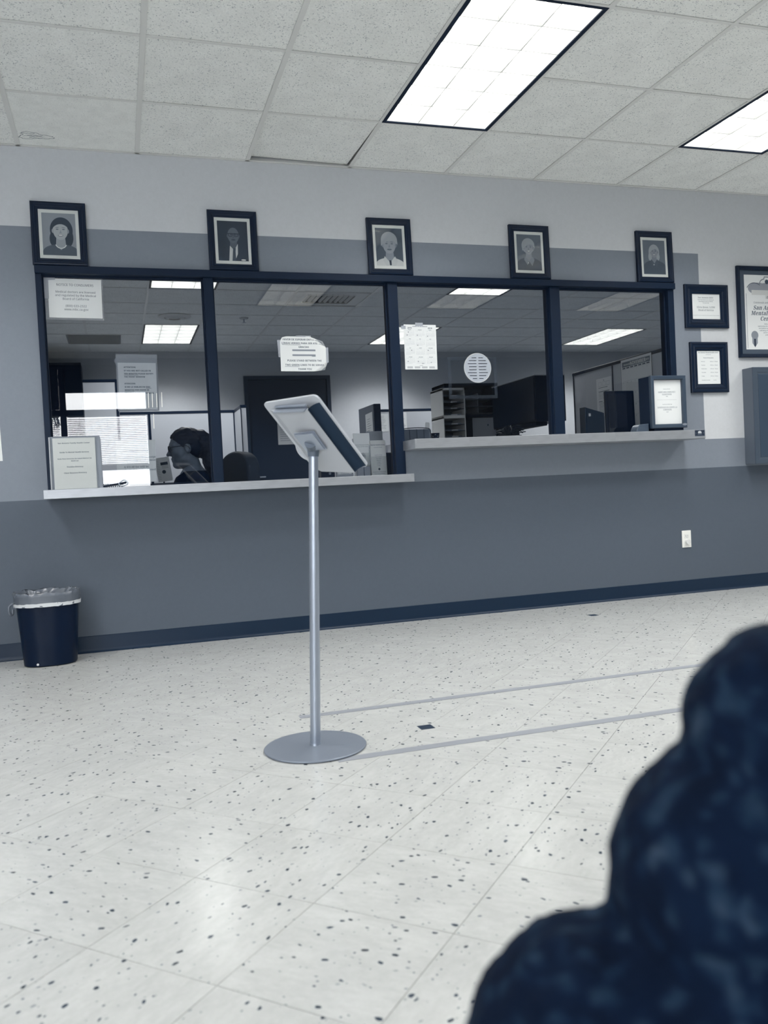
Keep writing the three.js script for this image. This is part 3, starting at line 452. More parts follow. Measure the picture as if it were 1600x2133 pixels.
{
  const w = 0.212, h = 0.276, months = ['JANUARY', 'FEBRUARY', 'MARCH', 'APRIL', 'MAY', 'JUNE', 'JULY', 'AUGUST', 'SEPTEMBER', 'OCTOBER', 'NOVEMBER', 'DECEMBER'], first = [2, 5, 5, 1, 3, 6, 1, 4, 0, 2, 5, 0], len = [31, 28, 31, 30, 31, 30, 31, 31, 30, 31, 30, 31];
  const marks = [[0, 1], [0, 21], [1, 18], [2, 25], [4, 27], [6, 4], [8, 2], [9, 14], [10, 11], [10, 28], [10, 29], [11, 25]];
  const n = sheet('year_calendar', '2019 year calendar sheet with twelve months, taped to the glass', 'calendar', w, h, print(w, h, 2800, (x, W, hh) => {
    const u = W / 212; text(x, 'COUNTY OF LOS ANGELES', W / 2, 11 * u, 8 * u, { style: 'bold' }); text(x, '2019', 38 * u, 21 * u, 13 * u, { style: 'bold' }); text(x, '2019', 172 * u, 21 * u, 13 * u, { style: 'bold' });
    months.forEach((m, k) => { const cx = (38 + (k % 3) * 67) * u, cy = (32 + (k / 3 | 0) * 56) * u; text(x, m, cx, cy, 5 * u, { style: 'bold' }); for (let d = 0; d < 7; d++) text(x, 'SMTWTFS'[d], cx + (d - 3) * 8.6 * u, cy + 7 * u, 4 * u, { style: 'bold', color: css(0.15) });
      for (let d = 1; d <= len[k]; d++) { const q = first[k] + d - 1, px = cx + (q % 7 - 3) * 8.6 * u, py = cy + (14 + (q / 7 | 0) * 6.2) * u; const mk = marks.some(a => a[0] === k && a[1] === d); if (mk) { x.fillStyle = INK; x.beginPath(); x.arc(px, py, 3 * u, 0, 7); x.fill(); } text(x, String(d), px, py, 4.4 * u, { color: mk ? css(0.8) : css(0.24) }); } });
    text(x, 'HOLIDAYS', W / 2, 252 * u, 4.5 * u, { style: 'bold' }); for (const k of [0, 1, 2, 3]) { x.fillStyle = css(0.45); x.fillRect((14 + k * 48) * u, 257 * u, 36 * u, 12 * u); }
  }), [...gp(1.838, 1.688), zf], [0, 0, -0.008]);
  tape(n, 0.05, 0.02, -0.005, 0.14); tape(n, 0.03, 0.02, -0.108, 0.12);
}
{
  const w = 0.213, h = 0.236;
  sheet('glass_notice', 'payment receipt notice in serif letters low on the glass beside the seated woman', 'notice', w, h, print(w, h, 2400, (x, W, hh) => {
    const u = W / 213, o = { font: 'serif', align: 'left', style: 'bold', color: css(0.14) };
    [['Los Angeles County', 60], ['Always request a receipt', 96], ['when making a payment.', 113], ['A $33.00 fee will be', 150], ['charged for all returned', 167], ['checks.', 184]].forEach(([s, y]) => text(x, s, 38 * u, y * u, 14 * u, o));
  }), [...gp(0.102, 1.045), zi], [0, 0, -0.01]);
}
function slotGrille(name, label, cx, cy, r) {
  const g = thing(name, label, 'speak grille', [...gp(cx, cy), zg]);
  const sh = new THREE.Shape(); sh.absarc(0, 0, r, 0, Math.PI * 2); 
  const rows = [[-0.067, 0.03], [-0.048, 0.05], [-0.03, 0.062], [-0.011, 0.052], [0.008, 0.052], [0.027, 0.06], [0.046, 0.052], [0.064, 0.032]];
  for (const [y, l] of rows) for (const s of [-1, 1]) { const hq = new THREE.Path(), x0 = s > 0 ? 0.007 : -0.007 - l, q = r / 0.092; hq.moveTo(x0 * q, (y - 0.0022) * q); hq.lineTo((x0 + l) * q, (y - 0.0022) * q); hq.lineTo((x0 + l) * q, (y + 0.0022) * q); hq.lineTo(x0 * q, (y + 0.0022) * q); hq.closePath(); sh.holes.push(hq); }
  const geo = new THREE.ExtrudeGeometry(sh, { depth: 0.006, bevelEnabled: false, curveSegments: 48 }); geo.translate(0, 0, 0.002);
  part(g, 'slotted_disc', geo, mat(0.42, { roughness: 0.4, look: 0.3 }));
  part(g, 'slot_backing', new THREE.CircleGeometry(r * 0.92, 40), M.blackMatte, [0, 0, 0.0012]);
  part(g, 'rim', new THREE.TorusGeometry(r - 0.001, 0.003, 8, 48), mat(0.5, { roughness: 0.35 }), [0, 0, 0.006]);
  return g;
}
{
  const g = slotGrille('speak_grille', 'round slotted speak-through grille in the glass beside the year calendar', 2.215, 1.556, 0.092);
  slotGrille('speak_grille', 'round slotted speak-through grille half hidden behind the tablet stand', 1.112, 1.105, 0.095);
  const p = thing('clear_cover', 'clear plastic cover sheet taped on the glass behind the round grille', 'cover', [...gp(2.19, 1.497), zg - 0.02]);
  part(p, 'panel', new THREE.PlaneGeometry(0.325, 0.255), M.acrylic).castShadow = false;
  const tb = mat(0.12, { roughness: 0.5, transparent: true, opacity: 0.4 });
  part(p, 'tape_border', moulding(0.335, 0.262, [[0, 0], [0, 0.0006], [0.02, 0.0006], [0.02, 0]]), tb);
}
for (const [x, y, h] of [[0.187, 1.386, 0.085], [0.208, 1.385, 0.078], [0.232, 1.385, 0.08], [0.26, 1.388, 0.084], [0.209, 1.267, 0.082]]) top('tape_strip', 'thin white leftover tape strip on the glass under the ATTENTION sheet', 'tape', box(0.0045, h, 0.0004), mat(0.85), [...gp(x, y), zg + 0.001], [0, 0, -0.02], 'leftover tape strips');

// ---------------------------------------------------------------- things on the counters in front of the glass
{ // thick page protector binder leaning on the left
  const b = thing('display_binder', 'grey binder with a clear cover page standing on the low counter', 'binder', [-0.215, 0.9005, 0.075]); b.rotation.x = -0.1;
  part(b, 'cover_board', new THREE.ExtrudeGeometry(rrect(0.262, 0.286, 0.012), { depth: 0.012, bevelEnabled: true, bevelSize: 0.001, bevelThickness: 0.001, bevelSegments: 1 }), mat(0.22, { roughness: 0.45 }), [0, 0.144, -0.016]);
  const s = sheetMesh(0.216, 0.276, print(0.216, 0.276, 2400, (x, W, h) => { const u = W / 216, o = { style: 'bold', color: css(0.08) }; [['San Antonio Family Health Center', 28, 10], ['Guide To Mental Health Services', 78, 9.6], ['Guia Para Servicios De Salud Mental De', 113, 9.2], ['Medi-Cal', 125, 9], ['Provider Directory', 157, 9.4], ['Client Resource Directory', 190, 9.4]].forEach(([t, y, z]) => text(x, t, W / 2, y * u, z * u, o)); }, css(0.62))); s.name = 'cover_page'; s.position.set(-0.004, 0.141, 0); b.add(s); shade(s);
  part(b, 'clear_sleeve', new THREE.PlaneGeometry(0.245, 0.283), M.acrylic, [-0.006, 0.143, 0.0016]).castShadow = false;
  part(b, 'spine_roll', rod([-0.127, 0.003, -0.002], [-0.127, 0.285, -0.002], 0.005, 10), mat(0.4, { roughness: 0.2 }));
}
{ // pen on a coiled cord with a clear clip
  const p = thing('counter_pen', 'pen with a tangled clear cord lying on the low counter', 'pen', [-0.02, 0.9, 0.06]);
  const pts = []; for (let i = 0; i < 60; i++) { const t = i / 59; pts.push([-0.07 + t * 0.1, 0.012 + 0.009 * Math.sin(t * 60), 0.009 * Math.cos(t * 60) + 0.01 * Math.sin(t * 7)]); }
  part(p, 'coiled_cord', tube(pts, 0.0016, 240, 6), mat(0.12, { roughness: 0.15 }));
  part(p, 'pen_barrel', rod([-0.06, 0.008, 0.03], [0.06, 0.026, -0.01], 0.0045), M.black);
  part(p, 'holder_foot', cyl(0.02, 0.024, 0.01, 24), M.gray, [-0.066, 0.005, 0]);
  part(p, 'clip', tube([[0.02, 0.02, 0.02], [0.05, 0.04, 0.02], [0.07, 0.02, 0.02], [0.03, 0.008, 0.02]], 0.002, 30, 6, true), M.alu);
}
top('flat_tray', 'thin black letter tray lying along the low counter behind the glass', 'tray', merge([span(0.06, 0.49, 0.901, 0.904, -0.17, -0.08), span(0.06, 0.49, 0.904, 0.914, -0.085, -0.08), span(0.06, 0.49, 0.904, 0.918, -0.17, -0.165), span(0.06, 0.065, 0.904, 0.914, -0.165, -0.085), span(0.485, 0.49, 0.904, 0.914, -0.165, -0.085)]), M.black);
{ // suggestion box
  const b = thing('suggestion_box', 'dark suggestion box with a framed page, standing on the high counter', 'box', [3.4615, 1.1025, 0.07]);
  const fm = mat(0.05, { roughness: 0.45 });
  part(b, 'foot', span(-0.11, 0.115, 0, 0.022, -0.02, 0.09), M.blackMatte);
  part(b, 'body', span(-0.132, 0.132, 0.022, 0.362, -0.035, 0.085, 0.003), M.frameMetal);
  part(b, 'front_frame', moulding(0.268, 0.342, [[0, 0.084], [0, 0.106], [0.004, 0.11], [0.022, 0.108], [0.026, 0.102], [0.026, 0.086]]), fm, [0, 0.192, 0]);
  const s = sheetMesh(0.214, 0.286, print(0.214, 0.286, 2400, (x, W, h) => { const u = W / 214; [['PLEASE DEPOSIT', 58, 7.5, 0], ['CLIENT AND COMMUNITY', 76, 11.5, 1], ['SUGGESTIONS', 91, 11.5, 1], ['HERE', 106, 7.5, 0], ['FAVOR DE DEPOSITAR', 158, 7.5, 0], ['SUGERENCIAS DEL CLIENTE Y LA', 176, 10.5, 1], ['COMUNIDAD', 191, 11, 1], ['AQUI', 207, 7.5, 0]].forEach(([t, y, z, un]) => text(x, t, W / 2 - 2, y * u, z * u, { under: un, color: css(0.1) })); x.fillStyle = css(0.4); x.fillRect(30 * u, 127 * u, 150 * u, 1.4 * u); })); s.name = 'page'; s.position.set(0, 0.192, 0.0862); b.add(s); shade(s);
  const e = cyl(0.017, 0.017, 0.003, 24); e.rotateX(Math.PI / 2); e.scale(1, 0.45, 1); part(b, 'badge', e, M.alu, [0.112, 0.042, 0.109]);
}
{ const sh = new THREE.Shape(); sh.moveTo(0, 0); sh.lineTo(0.09, 0); sh.lineTo(0.09, 0.052); sh.lineTo(0.03, 0.048); sh.quadraticCurveTo(0.01, 0.04, 0, 0); const g = new THREE.ExtrudeGeometry(sh, { depth: 0.07, bevelEnabled: true, bevelSize: 0.002, bevelThickness: 0.002, bevelSegments: 1 }); top('tape_dispenser', 'grey wedge-shaped desk dispenser beside the suggestion box', 'dispenser', g, mat(0.08, { roughness: 0.4 }), [3.232, 1.1045, 0.07]); }

// ---------------------------------------------------------------- brochures and small things behind the left panes
const lowTop = 0.9;
function brochureHolder(label, x, z, w, h, map, group) {
  const g = thing('brochure_holder', label, 'brochure holder', [x, lowTop, z], 0, group); g.rotation.x = -0.06;
  part(g, 'acrylic_front', new THREE.PlaneGeometry(w + 0.006, h * 0.55), M.acrylic, [0, h * 0.28, 0.018]).castShadow = false;
  part(g, 'acrylic_back', box(w + 0.008, h * 0.9, 0.002), M.film, [0, h * 0.45, -0.016]);
  part(g, 'base', box(w + 0.008, 0.003, 0.036), M.film, [0, 0.0017, 0]);
  const s = sheetMesh(w, h, map, { t: 0.012 }); s.name = 'brochure'; s.position.set(0, h / 2 + 0.004, 0); g.add(s); shade(s); return g;
}
brochureHolder('white brochure with a flower emblem in a clear stand behind the glass', 1.487, -0.26, 0.105, 0.275, print(0.105, 0.275, 2000, (x, W, h) => { text(x, 'Family Resource Center', W / 2, h * 0.27, W * 0.085, { color: css(0.15) }); text(x, 'Centro de Recursos', W / 2, h * 0.31, W * 0.085, { color: css(0.15) }); x.strokeStyle = css(0.12); x.lineWidth = 4; for (let k = 0; k < 9; k++) { const a = k / 9 * 6.28; x.beginPath(); x.ellipse(W / 2 + Math.cos(a) * W * 0.1, h * 0.53 + Math.sin(a) * W * 0.1, W * 0.09, W * 0.04, a, 0, 7); x.stroke(); } x.beginPath(); x.moveTo(W / 2, h * 0.56); x.quadraticCurveTo(W * 0.55, h * 0.68, W * 0.65, h * 0.74); x.stroke(); }));
brochureHolder('grey text brochure with a round seal in a clear stand by the mullion', 1.558, -0.15, 0.1, 0.22, print(0.1, 0.22, 2400, (x, W, h) => { text(x, 'Mental Health Access', W / 2, h * 0.13, W * 0.09, { style: 'bold' }); text(x, 'Line and Services', W / 2, h * 0.2, W * 0.07); ['Services include', 'Crisis support', 'Information', 'Referrals', 'Linkage', '24 hours', '7 days'].forEach((s, i) => text(x, s, W / 2, h * (0.42 + i * 0.05), W * 0.07)); x.beginPath(); x.arc(W / 2, h * 0.82, W * 0.07, 0, 7); x.fill(); text(x, 'Department of Mental Health', W / 2, h * 0.9, W * 0.065); text(x, 'Hope recovery wellbeing', W / 2, h * 0.95, W * 0.06); }, css(0.6)));
{ const g = thing('brochure_rack', 'empty clear brochure rack behind the white brochure', 'brochure rack', [1.585, lowTop, -0.3]); part(g, 'rack_back', box(0.11, 0.29, 0.003), mat(0.3, { roughness: 0.3 }), [0, 0.147, -0.01]); part(g, 'rack_lip', box(0.11, 0.16, 0.003), M.film, [0, 0.081, 0.014]); part(g, 'rack_base', box(0.11, 0.003, 0.03), M.film, [0, 0.0016, 0]); }
top('black_cup', 'black pen cup squeezed against the mullion beside the brochures', 'cup', merge([span(1.605, 1.645, lowTop, lowTop + 0.145, -0.16, -0.155), span(1.605, 1.645, lowTop, lowTop + 0.145, -0.225, -0.22), span(1.605, 1.61, lowTop, lowTop + 0.145, -0.22, -0.16), span(1.64, 1.645, lowTop, lowTop + 0.145, -0.22, -0.16), span(1.61, 1.64, lowTop, lowTop + 0.004, -0.22, -0.16)]), M.black);
{ const g = thing('card_reader', 'small black card reader with a round button under the tablet', 'card reader', [1.235, lowTop, -0.2]); part(g, 'body', span(-0.045, 0.04, 0, 0.064, -0.03, 0.03, 0.006), M.black); const b = cyl(0.008, 0.008, 0.003, 20); b.rotateX(Math.PI / 2); part(g, 'button', b, mat(0.2), [0.01, 0.03, 0.0315]); }
{ const g = thing('card_holder', 'clear card holder with a stack of business cards behind the glass', 'card holder', [1.345, lowTop, -0.2]); part(g, 'tray', merge([span(-0.052, 0.052, 0, 0.003, -0.02, 0.02), span(-0.052, 0.052, 0.003, 0.022, 0.017, 0.02), span(-0.052, -0.049, 0.003, 0.06, -0.02, 0.017), span(0.049, 0.052, 0.003, 0.06, -0.02, 0.017)]), mat(0.3, { roughness: 0.25 })); const s = sheetMesh(0.088, 0.05, print(0.088, 0.05, 2400, (x, W, h) => { for (let i = 0; i < 4; i++) x.fillRect(W * 0.2, h * (0.25 + i * 0.15), W * 0.6, 3); }, css(0.55)), { t: 0.018 }); s.name = 'cards'; s.position.set(0, 0.029, 0.004); g.add(s); shade(s); }
{ const g = thing('file_box', 'low grey box of leaflets beside the white brochure', 'box', [1.462, lowTop, -0.18]); part(g, 'body', span(-0.042, 0.042, 0, 0.066, -0.02, 0.02, 0.003), M.gray); part(g, 'divider', span(-0.002, 0.002, 0.005, 0.062, 0.0195, 0.0215), M.darkGray); }
// ---------------------------------------------------------------- office furniture
function desk(label, x0, x1, z0, z1) { const g = thing('office_desk', label, 'desk', [(x0 + x1) / 2, 0.004, (z0 + z1) / 2]); const w = (x1 - x0) / 2, d = (z1 - z0) / 2; part(g, 'desktop', span(-w, w, 0.705, 0.736, -d, d, 0.004), mat(0.1)); for (const s of [-1, 1]) part(g, 'panel_leg', span(s * (w - 0.03) - 0.012, s * (w - 0.03) + 0.012, 0, 0.705, -d + 0.03, d - 0.03), M.gray); part(g, 'modesty_panel', span(-w + 0.05, w - 0.05, 0.25, 0.7, -0.01, 0.01), M.gray); return g; }
desk('grey office desk under the stacked sorters and the monitor with a note', 1.45, 3.3, -1.75, -0.62);
desk('grey office desk in front of the seated woman', -0.72, 0.12, -1.3, -0.4);
const deskTop = 0.741;
{ // monitor seen edge-on, with a note on its back
  const m = thing('computer_monitor', 'black monitor seen edge-on with a paper note on its back', 'monitor', [1.735, deskTop, -0.895]);
  part(m, 'panel', span(-0.025, 0.025, 0.37, 0.668, -0.195, 0.195, 0.004), M.black);
  part(m, 'rear_cover', span(-0.027, -0.02, 0.375, 0.663, -0.185, 0.185, 0.002), mat(0.11, { roughness: 0.5 }));
  part(m, 'neck', span(-0.015, 0.015, 0.01, 0.4, -0.03, 0.03, 0.004), M.black); part(m, 'foot', span(-0.09, 0.09, 0, 0.014, -0.12, 0.12, 0.005), M.black);
  const n = sheet('monitor_note', 'white paper note stuck to the back of the edge-on monitor', 'note', 0.17, 0.2, print(0.17, 0.2, 1500, (x, W, h) => { for (let i = 0; i < 8; i++) x.fillRect(W * 0.18, h * (0.2 + i * 0.08), W * rr(0.4, 0.64), 3); }), [1.7072, 1.255, -0.82], [0, -Math.PI / 2, 0.03]);
}
function sorter(y, label) {
  const g = thing('literature_sorter', label, 'sorter', [2.512, y, -1.33], 0, 'stacked literature sorters'); const w = 0.092, h = 0.215, d = 0.13, bm = mat(0.7, { roughness: 0.5 });
  part(g, 'side_panel', span(-w, -w + 0.006, 0, h, -d, d), bm); part(g, 'side_panel', span(w - 0.006, w, 0, h, -d, d), bm);
  part(g, 'top_board', span(-w, w, h - 0.014, h + 0.003, -d, d), bm); part(g, 'bottom_board', span(-w, w, 0, 0.006, -d, d), bm); part(g, 'back_board', span(-w + 0.006, w - 0.006, 0.006, h - 0.014, -d, -d + 0.004), M.darkGray);
  for (let k = 0; k < 4; k++) { const y0 = 0.006 + k * 0.049; if (k) part(g, 'shelf', span(-w + 0.006, w - 0.006, y0, y0 + 0.004, -d + 0.006, d - 0.004), M.darkGray); part(g, 'shelf_label', span(-0.026, 0.026, y0 + 0.001, y0 + 0.009, d - 0.004, d - 0.002), mat(0.4)); const q = span(-w + 0.01, w - 0.022, y0 + 0.005, y0 + 0.012, -d + 0.02, d - 0.03); part(g, 'papers', q, mat(0.12)); }
  return g;
}
sorter(1.354, 'pale literature sorter, topmost of the stack behind the glass');
sorter(1.136, 'pale literature sorter, second from the top of the stack');
sorter(0.918, 'pale literature sorter, lowest of the stack behind the counter');
top('sorter_riser', 'grey riser box carrying the stacked sorters on the desk', 'riser', span(2.42, 2.604, deskTop, 0.9175, -1.46, -1.2, 0.004), M.gray);
{ // dark hutch beyond the sorters, with cubbyholes
  const g = thing('desk_hutch', 'dark hutch with pigeonholes in the shadow behind the sorters', 'hutch', [2.955, deskTop, -2.02]);
  const w = 0.25; part(g, 'side_panel', span(-w, -w + 0.04, 0, 0.95, -0.15, 0.15), M.blackMatte); part(g, 'side_panel', span(w - 0.02, w, 0, 0.95, -0.15, 0.15), M.blackMatte); part(g, 'top_board', span(-w, w, 0.93, 0.95, -0.15, 0.15), M.blackMatte); part(g, 'back_board', span(-w, w, 0, 0.93, -0.15, -0.14), mat(0.03)); part(g, 'lower_shelf', span(-w + 0.04, w - 0.02, 0.66, 0.68, -0.14, 0.15), M.blackMatte);
  for (let r = 0; r < 3; r++) { part(g, 'shelf', span(-w + 0.09, w - 0.02, 0.69 + r * 0.06, 0.694 + r * 0.06, -0.14, 0.14), mat(0.14)); for (const x of [-0.06, 0.06]) part(g, 'divider', span(x, x + 0.004, 0.69 + r * 0.06, 0.745 + r * 0.06, -0.14, 0.14), mat(0.25)); }
  sheet('pinned_paper', 'pale grey sheet with a black mark under the pigeonholes', 'paper', 0.22, 0.2, print(0.22, 0.2, 1000, (x, W, h) => { x.beginPath(); x.ellipse(W * 0.66, h * 0.32, 5, 9, 0.2, 0, 7); x.fill(); }, css(0.36)), [3.055, 1.29, -1.855]);
}
{ const g = thing('desk_cabinet', 'low dark cabinet under the pigeonhole hutch', 'cabinet', [2.955, 0.004, -2.02]); part(g, 'body', span(-0.25, 0.25, 0, 0.737, -0.15, 0.15, 0.004), M.darkGray); part(g, 'door', span(-0.23, 0.23, 0.04, 0.7, 0.148, 0.156, 0.002), M.gray); }
{ // overhead bin with a light top edge
  const g = thing('overhead_bin', 'long black overhead storage bin with a bright top edge', 'overhead bin', [3.23, 1.277, -1.37]);
  part(g, 'body', span(-0.13, 0.13, 0, 0.355, -0.39, 0.39, 0.004), M.black); part(g, 'top_edge', span(-0.134, 0.134, 0.355, 0.363, -0.39, 0.39, 0.001), mat(0.4, { roughness: 0.4 }));
  part(g, 'flap_door', span(-0.137, -0.13, 0.01, 0.345, -0.38, 0.38, 0.002), M.black);
  part(g, 'bracket', span(-0.1, 0.1, -0.53, 0, -0.39, -0.37), M.blackMatte); part(g, 'task_light', span(-0.12, -0.02, -0.03, 0, -0.3, 0.36, 0.004), M.blackMatte);
}
top('dark_plant', 'dark tufted desk plant in the shadow under the overhead bin', 'plant', (() => { const l = []; for (let i = 0; i < 60; i++) { const a = rr(0, 6.28), r = rr(0.02, 0.15), h = rr(0.1, 0.2); l.push(tube([[0, 0, 0], [Math.cos(a) * r * 0.5, h, Math.sin(a) * r * 0.5], [Math.cos(a) * r, h * rr(0.7, 1.1), Math.sin(a) * r]], 0.004, 6, 4)); } l.push(cyl(0.06, 0.05, 0.08, 16)); const g = merge(l); g.translate(0, 0.04, 0); return g; })(), mat(0.02), [2.92, deskTop + 0.29, -1.1]);
top('plant_shelf', 'small dark shelf box under the desk plant', 'shelf', span(2.8, 3.05, deskTop, deskTop + 0.288, -1.22, -0.98, 0.004), M.blackMatte);
function partition(name, label, x0, x1, y1, z0, z1, seams = []) {
  const g = thing(name, label, 'partition', [(x0 + x1) / 2, 0.004, (z0 + z1) / 2]); const w = (x1 - x0) / 2, d = (z1 - z0) / 2; const pm = mat(0.5, { roughness: 0.85, look: 0.4 });
  part(g, 'fabric_panel', span(-w, w, 0.05, y1 - 0.03, -d, d), pm); part(g, 'top_rail', span(-w - 0.004, w + 0.004, y1 - 0.03, y1 - 0.004, -d - 0.004, d + 0.004, 0.003), M.black); part(g, 'kick_plate', span(-w, w, 0, 0.05, -d, d), M.darkGray);
  for (const s of seams) { const t = d > w ? span(-w - 0.002, -w + 0.004, 0.05, y1 - 0.03, s - (z0 + z1) / 2 - 0.008, s - (z0 + z1) / 2 + 0.008) : span(s - (x0 + x1) / 2 - 0.012, s - (x0 + x1) / 2 + 0.012, 0.05, y1 - 0.03, d - 0.004, d + 0.003); part(g, 'seam_post', t, M.black); }
  return g;
}
partition('cubicle_partition', 'tall grey cubicle partition holding the November calendar', 3.7, 3.75, 1.71, -1.44, -0.16, [-0.84, -1.43]);
partition('cubicle_partition', 'low grey cubicle partition behind the seated woman', 0.049, 1.125, 1.655, -3.45, -3.4, [0.309, 1.11]);
partition('cubicle_partition', 'short grey cubicle return panel beside the dark door', 1.11, 1.16, 1.655, -3.39, -2.95, [-2.95]);
partition('cubicle_partition', 'grey cubicle partition with pinned papers behind the edge-on monitor', 2.47, 3.4, 1.63, -3.45, -3.4, [2.48]);
partition('cubicle_partition', 'extra tall grey partition beside the dark storage cabinet', -0.265, 0.044, 1.962, -3.45, -3.4, [0.03]);
const lines = (W, h, x, n, top0 = 0.12) => { for (let i = 0; i < n; i++) x.fillRect(W * 0.12, h * (top0 + i * 0.8 / n), W * rr(0.35, 0.76), Math.max(2, h * 0.012)); };
sheet('pinned_paper', 'white paper pinned on the partition next to the edge-on monitor', 'paper', 0.1, 0.18, print(0.1, 0.18, 1500, (x, W, h) => lines(W, h, x, 9)), [2.63, 1.492, -3.398]);
sheet('pinned_paper', 'white paper pinned on the partition above the black mesh tray', 'paper', 0.11, 0.21, print(0.11, 0.21, 1500, (x, W, h) => lines(W, h, x, 12)), [2.825, 1.49, -3.398]);
sheet('pinned_paper', 'white flyer with two dark blocks behind the seated woman', 'paper', 0.1, 0.17, print(0.1, 0.17, 2000, (x, W, h) => { x.fillRect(W * 0.35, h * 0.2, W * 0.5, h * 0.12); x.beginPath(); x.arc(W * 0.5, h * 0.6, W * 0.13, 0, 7); x.fill(); for (let i = 0; i < 12; i++) { x.fillRect(W * 0.06, h * (0.12 + i * 0.07), W * 0.2, 2); x.fillRect(W * 0.4, h * (0.36 + (i % 3) * 0.04), W * 0.45, 2); } }), [0.305, 1.03, -1.2], [-0.1, 0, 0.12]);
{ const g = thing('paper_stand', 'small desk stand holding the white flyer behind the woman', 'stand', [0.305, 0.004, -1.24]); part(g, 'pole', rod([0, 0.01, 0], [0, 1.1, 0], 0.006), M.black); part(g, 'base', cyl(0.12, 0.13, 0.012, 28), M.black, [0, 0.006, 0]); part(g, 'backplate', box(0.08, 0.14, 0.003), M.black, [0, 1.03, 0.028], [-0.1, 0, 0.12]); }
sheet('pinned_form', 'white printed form pinned on the tall cubicle partition', 'form', 0.215, 0.3, print(0.215, 0.3, 1600, (x, W, h) => { x.strokeStyle = css(0.2); x.lineWidth = 2; for (const k of [0.14, 0.42, 0.68]) x.strokeRect(W * k, h * 0.1, W * 0.2, h * 0.1); x.fillRect(W * 0.14, h * 0.24, W * 0.6, 5); x.fillRect(W * 0.14, h * 0.34, W * 0.72, 7); for (let i = 0; i < 6; i++) x.fillRect(W * 0.14, h * (0.38 + i * 0.03), W * 0.7, 1.5); x.fillRect(W * 0.14, h * 0.6, W * 0.25, 7); for (let i = 0; i < 10; i++) x.fillRect(W * 0.14, h * (0.64 + i * 0.03), W * rr(0.4, 0.72), 2.5); x.beginPath(); x.arc(W * 0.5, h * 0.06, 7, 0, 7); x.fill(); }), [3.6965, 1.456, -0.965], [0, -Math.PI / 2, 0]);
{
  const cal = sheet('wall_calendar', 'large NOVEMBER month calendar hanging on the tall cubicle partition', 'calendar', 0.385, 0.52, print(0.385, 0.52, 1500, (x, W, h) => {
    x.fillStyle = css(0.16); x.fillRect(W * 0.04, h * 0.035, W * 0.92, h * 0.075); text(x, 'NOVEMBER', W * 0.56, h * 0.074, h * 0.07, { style: 'bold', color: css(0.8) }); text(x, 'Reminder', W * 0.2, h * 0.076, h * 0.035, { style: 'bold italic', color: css(0.7) }); text(x, '2019', W * 0.87, h * 0.074, h * 0.04, { style: 'bold', color: css(0.7) });
    ['SUN', 'MON', 'TUE', 'WED', 'THU', 'FRI', 'SAT'].forEach((s, i) => { x.fillStyle = css(0.04); x.fillRect(W * (0.05 + i * 0.132), h * 0.118, W * 0.1, h * 0.016); });
    x.strokeStyle = css(0.3); x.lineWidth = 1.5; let d = 1; for (let r = 0; r < 5; r++) for (let c = 0; c < 7; c++) { const px = W * (0.04 + c * 0.132), py = h * (0.145 + r * 0.165); x.beginPath(); x.moveTo(px, py); x.lineTo(px + W * 0.132, py); x.stroke(); if (r * 7 + c >= 5 && d <= 30) text(x, String(d++), px + W * 0.025, py + h * 0.022, h * 0.026, { color: css(0.12) }); }
  }), [3.694, 1.44, -0.52], [0, -Math.PI / 2, 0]);
  part(cal, 'hanging_pad', box(0.386, 0.4, 0.006), M.blackMatte, [-0.004, 0.05, -0.0037]);
}
